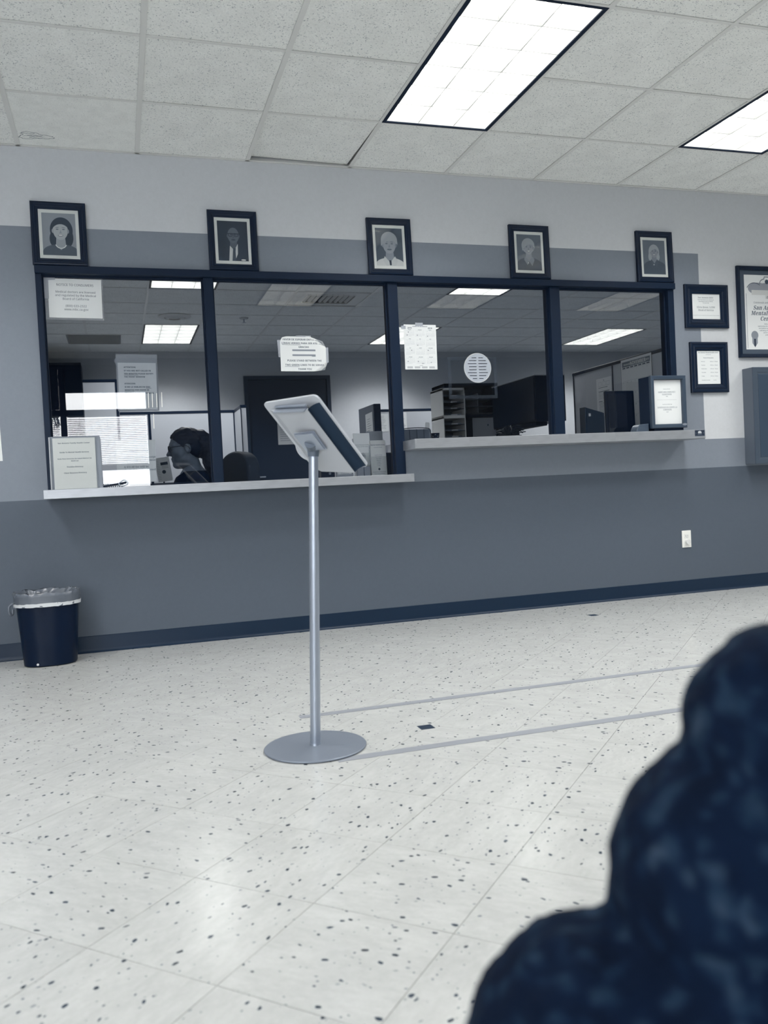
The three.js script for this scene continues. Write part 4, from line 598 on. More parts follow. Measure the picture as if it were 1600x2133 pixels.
{ // portrait monitor and small device behind the high counter
  const hi = 1.1024;
  const m = thing('computer_monitor', 'black portrait monitor seen from behind in front of the November calendar', 'monitor', [3.44, hi, -0.36]);
  part(m, 'panel', (() => { const g = span(-0.118, 0.118, 0.012, 0.33, -0.012, 0.012, 0.006); return g; })(), M.black, [0, 0, 0], [-0.03, 0, 0]);
  part(m, 'rear_cover', span(-0.1, 0.1, 0.03, 0.31, 0.01, 0.02, 0.004), M.blackMatte, [0, 0, 0], [-0.03, 0, 0]); part(m, 'foot', span(-0.08, 0.08, 0, 0.012, -0.06, 0.06, 0.004), M.black);
  const d = thing('desk_device', 'black slant-topped desk device with a small silver sticker', 'device', [3.245, hi, -0.41]);
  const sh = new THREE.Shape(); sh.moveTo(-0.078, 0); sh.lineTo(0.07, 0); sh.lineTo(0.07, 0.172); sh.lineTo(-0.078, 0.214); sh.closePath();
  part(d, 'body', new THREE.ExtrudeGeometry(sh, { depth: 0.07, bevelEnabled: true, bevelSize: 0.003, bevelThickness: 0.003, bevelSegments: 2 }), mat(0.03, { roughness: 0.35 }), [0, 0.003, -0.035]);
  part(d, 'sticker', box(0.016, 0.02, 0.0006), mat(0.5), [-0.045, 0.165, 0.0386]);
  // black wire letter tray, pencil cup, upright papers
  const t = thing('mesh_tray', 'black wire mesh letter tray at the end of the high counter', 'tray', [1.89, hi, -0.35]);
  part(t, 'rim', tube([[-0.1, 0.003, 0], [-0.1, 0.09, 0], [-0.092, 0.1, 0], [0.085, 0.1, 0], [0.095, 0.092, 0], [0.097, 0.003, 0]], 0.003, 60, 8), M.black); part(t, 'mesh_panel', box(0.188, 0.094, 0.0012), mat(0.11, { roughness: 0.5 }), [0, 0.05, 0]); for (const x of [-0.05, 0, 0.05]) part(t, 'wire', rod([x, 0.003, 0.002], [x, 0.098, 0.002], 0.0012, 6), M.black); part(t, 'base', span(-0.1, 0.1, 0, 0.003, -0.1, 0.004), M.black);
  const c = thing('pencil_cup', 'small black mesh pencil cup in front of the sorters', 'cup', [2.038, hi, -0.4]); const pr = [[0.022, 0], [0.0225, 0.003], [0.03, 0.07], [0.031, 0.071], [0.029, 0.071], [0.0215, 0.004]].map(p => new THREE.Vector2(...p)); part(c, 'body', new THREE.LatheGeometry(pr, 28), M.black); for (let k = 0; k < 10; k++) { const a = k / 10 * 6.283; part(c, 'hole', new THREE.SphereGeometry(0.0035, 8, 6), mat(0.25), [Math.cos(a) * 0.0275, 0.048 + (k % 2) * 0.012, Math.sin(a) * 0.0275]); }
  sheet('upright_paper', 'narrow white paper standing between the mesh tray and pencil cup', 'paper', 0.032, 0.145, print(0.032, 0.145, 1500, () => {}), [1.997, hi + 0.073, -0.43]);
}
// dark door in the back wall of the office
{
  const d = structure('door_1', new THREE.Group());
  part(d, 'door_frame', moulding(1.19, 2.412, [[0, 0], [0, 0.05], [0.05, 0.05], [0.05, 0.0]]), mat(0.02, { roughness: 0.4 }), [2.27, 1.208, OZ + 0.002]);
  part(d, 'door_leaf', span(1.727, 2.813, 0.006, 2.362, OZ + 0.004, OZ + 0.03, 0.003), mat(0.014, { roughness: 0.35 }));
  part(d, 'door_handle', rod([1.79, 1.05, OZ + 0.06], [1.9, 1.05, OZ + 0.06], 0.01), M.alu);
  part(d, 'handle_rose', (() => { const g = cyl(0.03, 0.03, 0.03, 20); g.rotateX(Math.PI / 2); return g; })(), M.alu, [1.79, 1.05, OZ + 0.045]);
  sheet('door_notice', 'grey notice taped to the dark office door', 'notice', 0.27, 0.33, print(0.27, 0.33, 1200, (x, W, h) => lines(W, h, x, 9), css(0.5)), [2.235, 1.645, OZ + 0.0325]);
  const cb = thing('storage_cabinet', 'tall black storage cabinet in the back corner of the office', 'cabinet', [-0.56, 0.004, -6.3]); part(cb, 'body', span(-0.2, 0.2, 0, 2.535, -0.22, 0.2, 0.004), M.black); part(cb, 'door', span(-0.19, -0.003, 0.03, 2.5, 0.198, 0.207, 0.002), M.blackMatte); part(cb, 'door', span(0.003, 0.19, 0.03, 2.5, 0.198, 0.207, 0.002), M.blackMatte); part(cb, 'handle', span(0.015, 0.025, 1.1, 1.25, 0.206, 0.222), M.alu);
}
{ // ceiling furniture of the office
  const v = thing('air_vent', 'square ceiling air vent with slats beside the mirrored light', 'vent', [2.1095, H, -3.405]);
  part(v, 'frame', moulding(0.74, 0.6, [[0, 0.012], [0, 0], [0.12, 0], [0.13, 0.012]]).rotateX(Math.PI / 2), mat(0.75), [0, 0.008, 0]); part(v, 'plenum', span(-0.36, 0.36, 0.03, 0.035, -0.29, 0.29), M.darkGray);
  for (let k = 0; k < 9; k++) { const g = box(0.006, 0.03, 0.36); part(v, 'slat', g, mat(0.55), [-0.22 + k * 0.055, 0.012, 0], [0, 0, 0.6]); }
  const r = thing('round_vent', 'round ceiling vent between two office lights above the seated woman', 'vent', [0.66, H - 0.002, -4.31]);
  for (const [R0, R1, y] of [[0.17, 0.11, -0.004], [0.1, 0.06, -0.012], [0.05, 0.0, -0.016]]) part(r, 'ring', new THREE.LatheGeometry([[R1, y - 0.012], [R0, y], [R0 - 0.004, y + 0.004]].map(p => new THREE.Vector2(...p)), 40), mat(0.6, { side: THREE.DoubleSide }));
  const s = thing('sprinkler', 'small ceiling sprinkler head in the office', 'sprinkler', [1.395, H - 0.002, -4.34]); part(s, 'escutcheon', cyl(0.05, 0.04, 0.012, 24), mat(0.5), [0, -0.006, 0]); part(s, 'head', merge([rod([0, -0.012, 0], [0, -0.05, 0], 0.008), cyl(0.022, 0.022, 0.003, 16).translate(0, -0.052, 0)]), M.alu);
  const rg = thing('return_grille', 'dark square return grille in the office ceiling corner', 'grille', [-0.18, H - 0.002, -5.66]); part(rg, 'plate', span(-0.3, 0.3, -0.004, 0, -0.28, 0.28), mat(0.05)); for (let k = 0; k < 12; k++) part(rg, 'slat', span(-0.28, 0.28, -0.01, -0.004, -0.26 + k * 0.047, -0.25 + k * 0.047), M.darkGray);
}
// ---------------------------------------------------------------- tablet kiosk on a floor stand
{
  const k = thing('tablet_stand', 'silver floor stand with a tilted tablet case and round base plate', 'tablet stand', [0.5577, 0, 2.2523]);
  const pm = mat(0.42, { metalness: 0.75, roughness: 0.38, look: 0.25 }), shell = mat(0.4, { roughness: 0.42, look: 0.32, metalness: 0.2 });
  part(k, 'base_plate', new THREE.LatheGeometry([[0, 0.001], [0.163, 0.001], [0.165, 0.003], [0.165, 0.006], [0.162, 0.0085], [0, 0.0105]].map(p => new THREE.Vector2(...p)), 72), mat(0.24, { metalness: 0.35, roughness: 0.42, look: 0.2 }));
  const lean = -0.046;                              // the post stands a little out of plumb
  part(k, 'pole', new THREE.LatheGeometry([[0.0165, 0.01], [0.0165, 0.334], [0.0159, 0.335], [0.0159, 0.665], [0.0153, 0.666], [0.0153, 0.965]].map(p => new THREE.Vector2(...p)), 32), pm, null, [0, 0, lean]);
  part(k, 'pole_collar', cyl(0.0175, 0.0185, 0.005, 32), pm, [0.0006, 0.0125, 0], [0, 0, lean]);
  // tablet case: e = its horizontal edge, s = down its slope, n = out of its back
  const a = 0.5573, t = 0.7778, e = V(Math.sin(a), 0, Math.cos(a)), s = V(Math.cos(a) * Math.cos(t), -Math.sin(t), -Math.sin(a) * Math.cos(t));
  const n = new THREE.Vector3().crossVectors(e, s.clone().negate()).normalize();
  const c = new THREE.Group(); c.name = 'tablet_case'; const R = new THREE.Matrix4().makeBasis(e, s.clone().negate(), n); c.quaternion.setFromRotationMatrix(R); c.position.set(0.6095 - 0.5577, 1.0071, 2.2674 - 2.2523); k.add(c);
  const bev = (w, h, r, d, b) => new THREE.ExtrudeGeometry(rrect(w - 2 * b, h - 2 * b, r), { depth: d - 2 * b, bevelEnabled: true, bevelSize: b, bevelThickness: b, bevelSegments: 3, curveSegments: 8 }).translate(0, 0, b);
  part(c, 'face_plate', bev(0.245, 0.31, 0.02, 0.007, 0.0015), mat(0.5, { roughness: 0.4, look: 0.4 }), [0, 0, -0.0035]);
  part(c, 'screen', box(0.19, 0.255, 0.001), M.black, [0, 0, -0.0042]);
  // flat back cover standing off the face plate, with dark hollow channels along its top and one side
  const cover = mat(0.46, { roughness: 0.4, look: 0.4, metalness: 0.1 }), channel = mat(0.035, { roughness: 0.34, metalness: 0.8, side: THREE.DoubleSide });
  const prism = (poly, len) => { const sh = new THREE.Shape(); poly.forEach((q, i) => i ? sh.lineTo(q[0], -q[1]) : sh.moveTo(q[0], -q[1])); const g = new THREE.ExtrudeGeometry(sh, { depth: len, bevelEnabled: false }); g.rotateX(-Math.PI / 2); return g; };   // poly in x and z, drawn out along y
  part(c, 'back_cover', prism([[-0.112, 0.0032], [-0.078, 0.016], [0.082, 0.0325], [0.082, 0.029], [0.06, 0.003]], 0.276), cover, [0, -0.15, 0]);
  // extruded along the slope: shape x stays x, shape y (height) becomes z
  const mk = (len) => { const pts = []; for (let i = 0; i <= 12; i++) { const t = i / 12; pts.push([(1 - t) * (1 - t) * 0 + 2 * (1 - t) * t * 0.004 + t * t * 0.033, (1 - t) * (1 - t) * 0.0305 + 2 * (1 - t) * t * 0.006 + t * t * 0.0036]); } const pos = []; for (let i = 0; i < 12; i++) { const [a0, b0] = pts[i], [a1, b1] = pts[i + 1]; pos.push(a0, 0, b0, a1, 0, b1, a1, len, b1, a0, 0, b0, a1, len, b1, a0, len, b0); } const g = new THREE.BufferGeometry(); g.setAttribute('position', new THREE.Float32BufferAttribute(pos, 3)); const m2 = BGU.mergeVertices(g, 1e-5); m2.computeVertexNormals(); return m2; };
  part(c, 'side_channel', mk(0.276), channel, [0.082, -0.15, 0]);
  part(c, 'top_lip', merge([box(0.15, 0.004, 0.022).translate(0, 0, 0), box(0.15, 0.004, 0.008).translate(0, 0.008, -0.008)]), pm, [0.0, 0.128, 0.022], [0, -0.1, 0]);
  const mp = part(c, 'mount_plate', merge([box(0.09, 0.078, 0.004).translate(0, 0, 0.0345), box(0.082, 0.07, 0.005).translate(0, 0, 0.039)]), pm, [0.0, 0.004, 0]);
  const kn = part(k, 'tilt_head', (() => { const g1 = cyl(0.021, 0.0175, 0.036, 28).rotateZ(lean).translate(0.0435, 0.955, 0), g2 = rod([0.0445, 0.965, 0], [0.0518 + n.x * 0.036, 1.0071 + n.y * 0.036, 0.0151 + n.z * 0.036], 0.0205, 20); return merge([g1, g2]); })(), mat(0.12, { roughness: 0.45 }));
  part(kn, 'screw', new THREE.SphereGeometry(0.004, 12, 8), M.alu, [0.0445 + 0.017, 0.972, 0.012]);
}
// ---------------------------------------------------------------- tape lines on the floor
{
  const tm = mat(0.27, { roughness: 0.55, look: 0.33 });
  const strip = (label, x0, x1, z, w) => { const sh = new THREE.Shape(), n = 120; for (let i = 0; i <= n; i++) sh[i ? 'lineTo' : 'moveTo'](x0 + (x1 - x0) * i / n, -z + w / 2 + (hash(i, 1, z) - 0.5) * 0.0035); for (let i = n; i >= 0; i--) sh.lineTo(x0 + (x1 - x0) * i / n, -z - w / 2 + (hash(i, 5, z) - 0.5) * 0.0035); const g = new THREE.ExtrudeGeometry(sh, { depth: 0.0007, bevelEnabled: false }); g.rotateX(-Math.PI / 2); top('floor_tape', label, 'tape line', g, tm, [0, 0.0004, 0]); };
  strip('grey tape line on the floor, nearer the counter wall', 0.585, 3.6, 1.868, 0.04);
  strip('grey tape line on the floor running under the stand base plate', 0.59, 3.6, 2.41, 0.042);
}
// ---------------------------------------------------------------- waste bin
{
  const b = thing('waste_bin', 'black plastic waste bin with a clear liner standing against the wall', 'bin', [-0.388, 0, 0.185]);
  const ring = (w, d, y, wob = 0) => { const a = []; for (let i = 0; i < 64; i++) { const q = i / 64 * 6.28318, c = Math.cos(q), s = Math.sin(q), p = 0.8; a.push([Math.sign(c) * Math.pow(Math.abs(c), p) * w + wob * (hash(i, y * 50, 1) - 0.5), y + wob * (hash(i, y * 50, 2) - 0.5), Math.sign(s) * Math.pow(Math.abs(s), p) * d + wob * (hash(i, y * 50, 3) - 0.5)]); } return a; };
  const skin = (rings, closeBottom) => { const pos = [], idx = []; rings.forEach(r => r.forEach(p => pos.push(...p))); for (let k = 0; k + 1 < rings.length; k++) for (let i = 0; i < 64; i++) { const a = k * 64 + i, c = k * 64 + (i + 1) % 64; idx.push(a, a + 64, c, c, a + 64, c + 64); } if (closeBottom) { pos.push(0, rings[0][0][1], 0); const n = pos.length / 3 - 1; for (let i = 0; i < 64; i++) idx.push(n, i, (i + 1) % 64); } const g = new THREE.BufferGeometry(); g.setAttribute('position', new THREE.Float32BufferAttribute(pos, 3)); g.setIndex(idx); g.computeVertexNormals(); return g; };
  part(b, 'tub', skin([ring(0.128, 0.11, 0.002), ring(0.13, 0.112, 0.006), ring(0.154, 0.132, 0.345), ring(0.158, 0.136, 0.35), ring(0.158, 0.136, 0.362), ring(0.152, 0.13, 0.362), ring(0.148, 0.126, 0.33), ring(0.125, 0.107, 0.01)], true), phys(0.008, { roughness: 0.35, specularIntensity: 0.3, side: THREE.DoubleSide }));
  const lm = new THREE.MeshPhysicalMaterial({ color: col(0.3, 0.2), roughness: 0.25, transmission: 0.6, thickness: 0, side: THREE.DoubleSide });
  part(b, 'liner_bag', skin([ring(0.161, 0.139, 0.31, 0.006), ring(0.162, 0.14, 0.335, 0.005), ring(0.161, 0.139, 0.36, 0.005), ring(0.163, 0.14, 0.378, 0.012), ring(0.15, 0.128, 0.374, 0.02), ring(0.138, 0.118, 0.34, 0.03), ring(0.132, 0.114, 0.29, 0.02), ring(0.12, 0.1, 0.2, 0.02)]), lm);
  part(b, 'liner_band', skin([ring(0.163, 0.141, 0.309, 0.003), ring(0.164, 0.142, 0.327, 0.003)]), mat(0.62, { roughness: 0.4, look: 0.5, side: THREE.DoubleSide }));
  part(b, 'liner_knot', tube([[-0.162, 0.33, 0.06], [-0.178, 0.315, 0.07], [-0.176, 0.28, 0.07], [-0.166, 0.275, 0.06], [-0.163, 0.3, 0.055]], 0.007, 24, 7), lm);
  part(b, 'scuff_sticker', cyl(0.006, 0.006, 0.001, 14).rotateX(Math.PI / 2), mat(0.6), [-0.055, 0.016, 0.1135]);
}
// ---------------------------------------------------------------- the woman at the desk, and her chair
{
  const F = (f, u, s) => [0.412 - f, 1.14 + u, -0.58 + s];       // forward (towards -x), up, side
  const nod = 0.1;
  const hp = (p) => { const f = 0.412 - p[0], u = p[1] - 1.14, s = p[2] + 0.58; return [f * Math.cos(nod) - u * Math.sin(nod), f * Math.sin(nod) + u * Math.cos(nod), s]; };
  const headSDF = (p0) => {
    const p = hp(p0), q = [p[0], p[1], Math.abs(p[2])];
    let d = ell(p, [-0.012, 0.036, 0], [0.095, 0.086, 0.074]);
    d = smin(d, ell(p, [0.03, -0.028, 0], [0.06, 0.086, 0.06]), 0.03);
    d = smin(d, cap(q, [0.005, -0.075, 0.042], [0.052, -0.097, 0.0], 0.024, 0.025), 0.03);
    d = smin(d, cap(q, [0.082, 0.028, 0.0], [0.07, 0.03, 0.04], 0.009, 0.009), 0.02);
    d = smin(d, cap(q, [0.062, -0.022, 0.04], [0.045, -0.03, 0.05], 0.016, 0.014), 0.025);
    d = Math.max(d, -(Math.hypot(q[0] - 0.093, q[1] - 0.004, q[2] - 0.032) - 0.013));
    d = smin(d, Math.hypot(q[0] - 0.073, q[1] - 0.004, q[2] - 0.031) - 0.0125, 0.006);
    d = smin(d, cap(p, [0.086, 0.008, 0], [0.11, -0.03, 0], 0.0065, 0.0105), 0.012);
    d = smin(d, cap(q, [0.094, -0.034, 0], [0.09, -0.034, 0.012], 0.007, 0.006), 0.008);
    d = smin(d, cap(q, [0.088, -0.06, 0], [0.078, -0.063, 0.02], 0.0075, 0.004), 0.008);
    d = smin(d, cap(q, [0.085, -0.073, 0], [0.076, -0.07, 0.018], 0.0075, 0.004), 0.007);
    d = smin(d, Math.hypot(q[0] - 0.07, q[1] + 0.1, q[2]) - 0.018, 0.02);
    let ear = ell(q, [-0.012, -0.006, 0.073], [0.02, 0.032, 0.011]); ear = Math.max(ear, -ell(q, [-0.008, -0.004, 0.084], [0.011, 0.02, 0.008]));
    d = smin(d, ear, 0.006);
    d = smin(d, cap(p0, [0.435, 1.09, -0.58], [0.475, 0.94, -0.58], 0.05, 0.058), 0.03);
    return d;
  };
  const bodySDF = (p) => {
    let d = cap(p, [0.435, 1.09, -0.58], [0.475, 0.93, -0.58], 0.05, 0.056);
    const z = -0.58, m = [p[0], p[1], z + Math.abs(p[2] - z)];
    d = smin(d, cap(m, [0.46, 0.935, z], [0.475, 0.92, z + 0.15], 0.066, 0.055), 0.05);
    d = smin(d, cap(p, [0.455, 0.87, z], [0.5, 0.56, z], 0.125, 0.13), 0.06);
    d = smin(d, cap(m, [0.5, 0.52, z], [0.49, 0.5, z + 0.09], 0.12, 0.115), 0.06);
    d = smin(d, cap(m, [0.475, 0.915, z + 0.17], [0.38, 0.66, z + 0.2], 0.052, 0.042), 0.03);
    d = smin(d, cap(m, [0.38, 0.66, z + 0.2], [0.16, 0.77, z + 0.14], 0.042, 0.028), 0.02);
    d = smin(d, cap(m, [0.48, 0.51, z + 0.09], [0.08, 0.52, z + 0.1], 0.085, 0.06), 0.05);
    d = smin(d, cap(m, [0.08, 0.52, z + 0.1], [0.12, 0.1, z + 0.1], 0.056, 0.038), 0.03);
    d = smin(d, cap(m, [0.13, 0.05, z + 0.1], [-0.06, 0.035, z + 0.11], 0.036, 0.028), 0.02);
    return d;
  };
  const handSDF = (p) => {
    const z = -0.58, m = [p[0], p[1], z + Math.abs(p[2] - z)];
    let d = cap(m, [0.18, 0.762, z + 0.145], [0.14, 0.775, z + 0.14], 0.028, 0.024);
    d = smin(d, ell(m, [0.09, 0.775, z + 0.135], [0.048, 0.016, 0.04]), 0.015);
    [[0.03, 0.07], [0.011, 0.082], [-0.009, 0.076], [-0.028, 0.06]].forEach(([o, l]) => { const k = [0.055, 0.78, z + 0.135 + o]; const a = [0.055 - l * 0.5, 0.786, k[2]], b = [0.055 - l, 0.762, k[2]]; d = smin(d, Math.min(cap(m, k, a, 0.0085, 0.0078), cap(m, a, b, 0.0078, 0.0065)), 0.006); });
    d = smin(d, Math.min(cap(m, [0.105, 0.77, z + 0.1], [0.075, 0.768, z + 0.085], 0.012, 0.0095), cap(m, [0.075, 0.768, z + 0.085], [0.045, 0.762, z + 0.088], 0.0095, 0.0075)), 0.01);
    return d;
  };
  const person = thing('person', 'woman with dark ponytail and glasses seated in profile behind the glass', 'person', [0, 0, 0]);
  const gb = sdfMesh((p) => Math.max(bodySDF(p), p[0] < 0.2 && p[1] > 0.7 ? 0.2 - 0 - p[0] - 0.02 : -1), [0.25, 0.53, -0.58], 0.62, 104), gh = sdfMesh(headSDF, [0.42, 1.1, -0.58], 0.19, 112), gd = sdfMesh(handSDF, [0.08, 0.77, -0.58], 0.24, 120);
  part(person, 'body', BGU.mergeGeometries([gb, gh, gd]), mat(0.12, { roughness: 0.6, look: 0.09 }));
  const blouse = sdfMesh((p) => { const d = bodySDF(p) - 0.01; const neck = Math.max(Math.hypot((p[0] - 0.415) / 1.2, (p[1] - 1.01) / 1.1, (p[2] + 0.58)) - 0.072); return Math.max(d, -neck, p[1] - 0.99, 0.5 - p[1], p[0] < 0.32 ? 0.3 - p[0] : -1); }, [0.45, 0.72, -0.58], 0.3, 90);
  part(person, 'blouse', blouse, phys(0.011, { roughness: 0.9, specularIntensity: 0.4 }));
  const trousers = sdfMesh((p) => Math.max(bodySDF(p) - 0.01, p[1] - 0.56, 0.1 - p[1]), [0.25, 0.33, -0.58], 0.42, 70);
  part(person, 'trousers', trousers, mat(0.02, { roughness: 0.9 }));
  // hair: cap plus ponytail
  const hairSDF = (p0) => {
    const p = hp(p0), w = 0.0035 * (noise(p[0] * 30, p[1] * 90, p[2] * 90) - 0.5) * 2;
    let d = ell(p, [-0.014, 0.04, 0], [0.102, 0.092, 0.0825]); d = smin(d, ell(p, [-0.06, 0.0, 0], [0.062, 0.08, 0.075]), 0.03);
    const hairline = p[0] - (0.08 - 0.95 * Math.max(0, 0.07 - p[1]));
    d = Math.max(d, hairline, -0.075 - p[1]);
    d = Math.max(d, -ell([p[0], p[1], Math.abs(p[2])], [-0.008, -0.012, 0.08], [0.024, 0.036, 0.03]));
    let t = Math.min(cap(p, [-0.09, 0.062, 0], [-0.118, 0.066, 0.0], 0.03, 0.033), cap(p, [-0.112, 0.066, 0], [-0.145, 0.01, 0.01], 0.038, 0.05));
    t = smin(t, cap(p, [-0.145, 0.01, 0.01], [-0.15, -0.11, 0.02], 0.05, 0.052), 0.02); t = smin(t, cap(p, [-0.15, -0.11, 0.02], [-0.14, -0.25, 0.03], 0.052, 0.02), 0.02);
    return smin(d, t, 0.02) + w;
  };
  part(person, 'hair', sdfMesh(hairSDF, [0.46, 1.09, -0.58], 0.23, 116), phys(0.009, { roughness: 0.5, specularIntensity: 0.35 }));
  const gl = new THREE.Group(); gl.name = 'eyeglasses'; gl.position.set(0.412, 1.14, -0.58); gl.rotation.z = nod; person.add(gl);
  for (const s of [-1, 1]) {
    const o = []; for (let i = 0; i < 20; i++) { const a = i / 20 * 6.283; o.push([-0.099 + 0.006 * Math.abs(Math.cos(a) > 0 ? Math.cos(a) : 0), 0.002 + Math.sin(a) * 0.021, s * 0.034 + Math.cos(a) * 0.026]); }
    part(gl, 'rim', tube(o, 0.0028, 48, 6, true), M.black); part(gl, 'temple_arm', tube([[-0.096, 0.01, s * 0.061], [-0.05, 0.012, s * 0.078], [0.01, 0.006, s * 0.083], [0.025, -0.014, s * 0.082]], 0.0022, 24, 6), M.black);
  }
  part(gl, 'bridge', tube([[-0.1, 0.006, -0.009], [-0.104, 0.009, 0], [-0.1, 0.006, 0.009]], 0.002, 10, 6), M.black);
  const ln = []; for (const s of [-1, 1]) ln.push([0.43, 0.985, -0.58 + s * 0.045], [0.375, 0.88, -0.58 + s * 0.03]);
  part(person, 'necklace', tube([[0.46, 0.98, -0.525], [0.4, 0.94, -0.535], [0.34, 0.86, -0.58], [0.4, 0.94, -0.625], [0.46, 0.98, -0.635]], 0.0018, 40, 6), M.black);

  const ch = thing('office_chair', 'black office chair the woman is sitting on, its rounded back showing', 'chair', [0.52, 0.004, -0.58]); const cm = mat(0.022, { roughness: 0.8 });
  part(ch, 'seat', new RoundedBoxGeometry(0.48, 0.09, 0.5, 4, 0.04), cm, [-0.02, 0.365, 0]);
  const bs = new THREE.Shape(); bs.moveTo(-0.2, 0); bs.lineTo(0.2, 0); bs.quadraticCurveTo(0.235, 0.3, 0.2, 0.5); bs.quadraticCurveTo(0.17, 0.58, 0, 0.585); bs.quadraticCurveTo(-0.17, 0.58, -0.2, 0.5); bs.quadraticCurveTo(-0.235, 0.3, -0.2, 0);
  const bgm = new THREE.ExtrudeGeometry(bs, { depth: 0.05, bevelEnabled: true, bevelSize: 0.02, bevelThickness: 0.02, bevelSegments: 4, curveSegments: 16 }); bgm.rotateY(Math.PI / 2);
  part(ch, 'backrest', bgm, cm, [0.175, 0.5, 0], [0, 0.3, -0.06]);
  part(ch, 'back_bracket', tube([[0.05, 0.3, 0], [0.24, 0.3, 0], [0.27, 0.42, 0], [0.26, 0.62, 0]], 0.016, 24, 8), M.black); part(ch, 'column', cyl(0.025, 0.03, 0.28, 20), M.black, [0, 0.2, 0]);
  for (let i = 0; i < 5; i++) { const a = i / 5 * 6.283; const l = part(ch, 'leg', rod([0, 0.09, 0], [Math.cos(a) * 0.27, 0.065, Math.sin(a) * 0.27], 0.017, 8), M.black); part(l, 'caster', cyl(0.028, 0.028, 0.035, 16).rotateX(Math.PI / 2), M.black, [Math.cos(a) * 0.275, 0.028, Math.sin(a) * 0.275], [0, -a, 0]); }
}
// ---------------------------------------------------------------- seated neighbour in a speckled knit coat, close to the camera
{
  const fold = (p) => {
    let a = cap(p, [0.412, 0.654, 4.478], [0.56, 0.64, 4.58], 0.0735, 0.1);
    let b = cap(p, [0.378, 0.562, 4.47], [0.56, 0.53, 4.6], 0.0925, 0.12);
    let c = cap(p, [0.281, 0.446, 4.44], [0.5, 0.41, 4.62], 0.0915, 0.13);
    let d = smin(smin(a, b, 0.012), c, 0.022);
    return d;
  };
  const coatSDF = (p) => {
    let d = fold(p);
    d = smin(d, cap(p, [0.58, 0.6, 4.62], [0.7, 1.02, 4.98], 0.1, 0.09), 0.06);
    d = smin(d, cap(p, [0.85, 1.0, 5.02], [0.85, 0.5, 5.0], 0.17, 0.2), 0.08);
    d = smin(d, cap(p, [0.74, 0.42, 4.95], [0.5, 0.4, 4.64], 0.13, 0.12), 0.06);
    if (Math.abs(d) > 0.012) return d;
    return d + 0.0035 * (noise(p[0] * 190, p[1] * 190, p[2] * 190) - 0.5) + 0.004 * (noise(p[0] * 60, p[1] * 60, p[2] * 60) - 0.5);
  };
  const g1 = sdfMesh(coatSDF, [0.66, 0.7, 4.79], 0.47, 150, 300000);
  const P = g1.attributes.position, cols = new Float32Array(P.count * 3);
  for (let i = 0; i < P.count; i++) { const x = P.getX(i), y = P.getY(i), z = P.getZ(i); const f = noise(x * 120, y * 120, z * 120), h = noise(x * 45 + 7, y * 45, z * 45); const L = 0.005 + 0.1 * Math.max(0, f - 0.55) * (0.25 + h) + 0.004 * h; const c = col(L, L * 1.1); cols.set([c.r, c.g, c.b], i * 3); }
  g1.setAttribute('color', new THREE.BufferAttribute(cols, 3));
  const n = thing('person', 'person in a dark speckled knit coat seated close by, only the sleeve showing', 'person', [0, 0, 0]);
  const legSDF = (p) => { let d = cap(p, [0.6, 0.33, 4.75], [0.5, 0.3, 4.72], 0.08, 0.08); for (const o of [0, 0.2]) { d = smin(d, cap(p, [0.5 + o, 0.38, 4.66], [0.5 + o, 0.07, 4.72], 0.06, 0.045), 0.03); d = smin(d, cap(p, [0.5 + o, 0.04, 4.72], [0.48 + o, 0.035, 4.6], 0.038, 0.03), 0.02); } d = smin(d, cap(p, [0.85, 1.15, 5.02], [0.85, 1.3, 5.02], 0.06, 0.05), 0.03); d = smin(d, ell(p, [0.85, 1.4, 5.0], [0.08, 0.115, 0.095]), 0.03); return d; };
  part(n, 'body', sdfMesh(legSDF, [0.7, 0.76, 4.8], 0.79, 90), mat(0.06));
  part(n, 'knit_coat', g1, new THREE.MeshPhysicalMaterial({ vertexColors: true, roughness: 0.95, specularIntensity: 0.25 }));
}
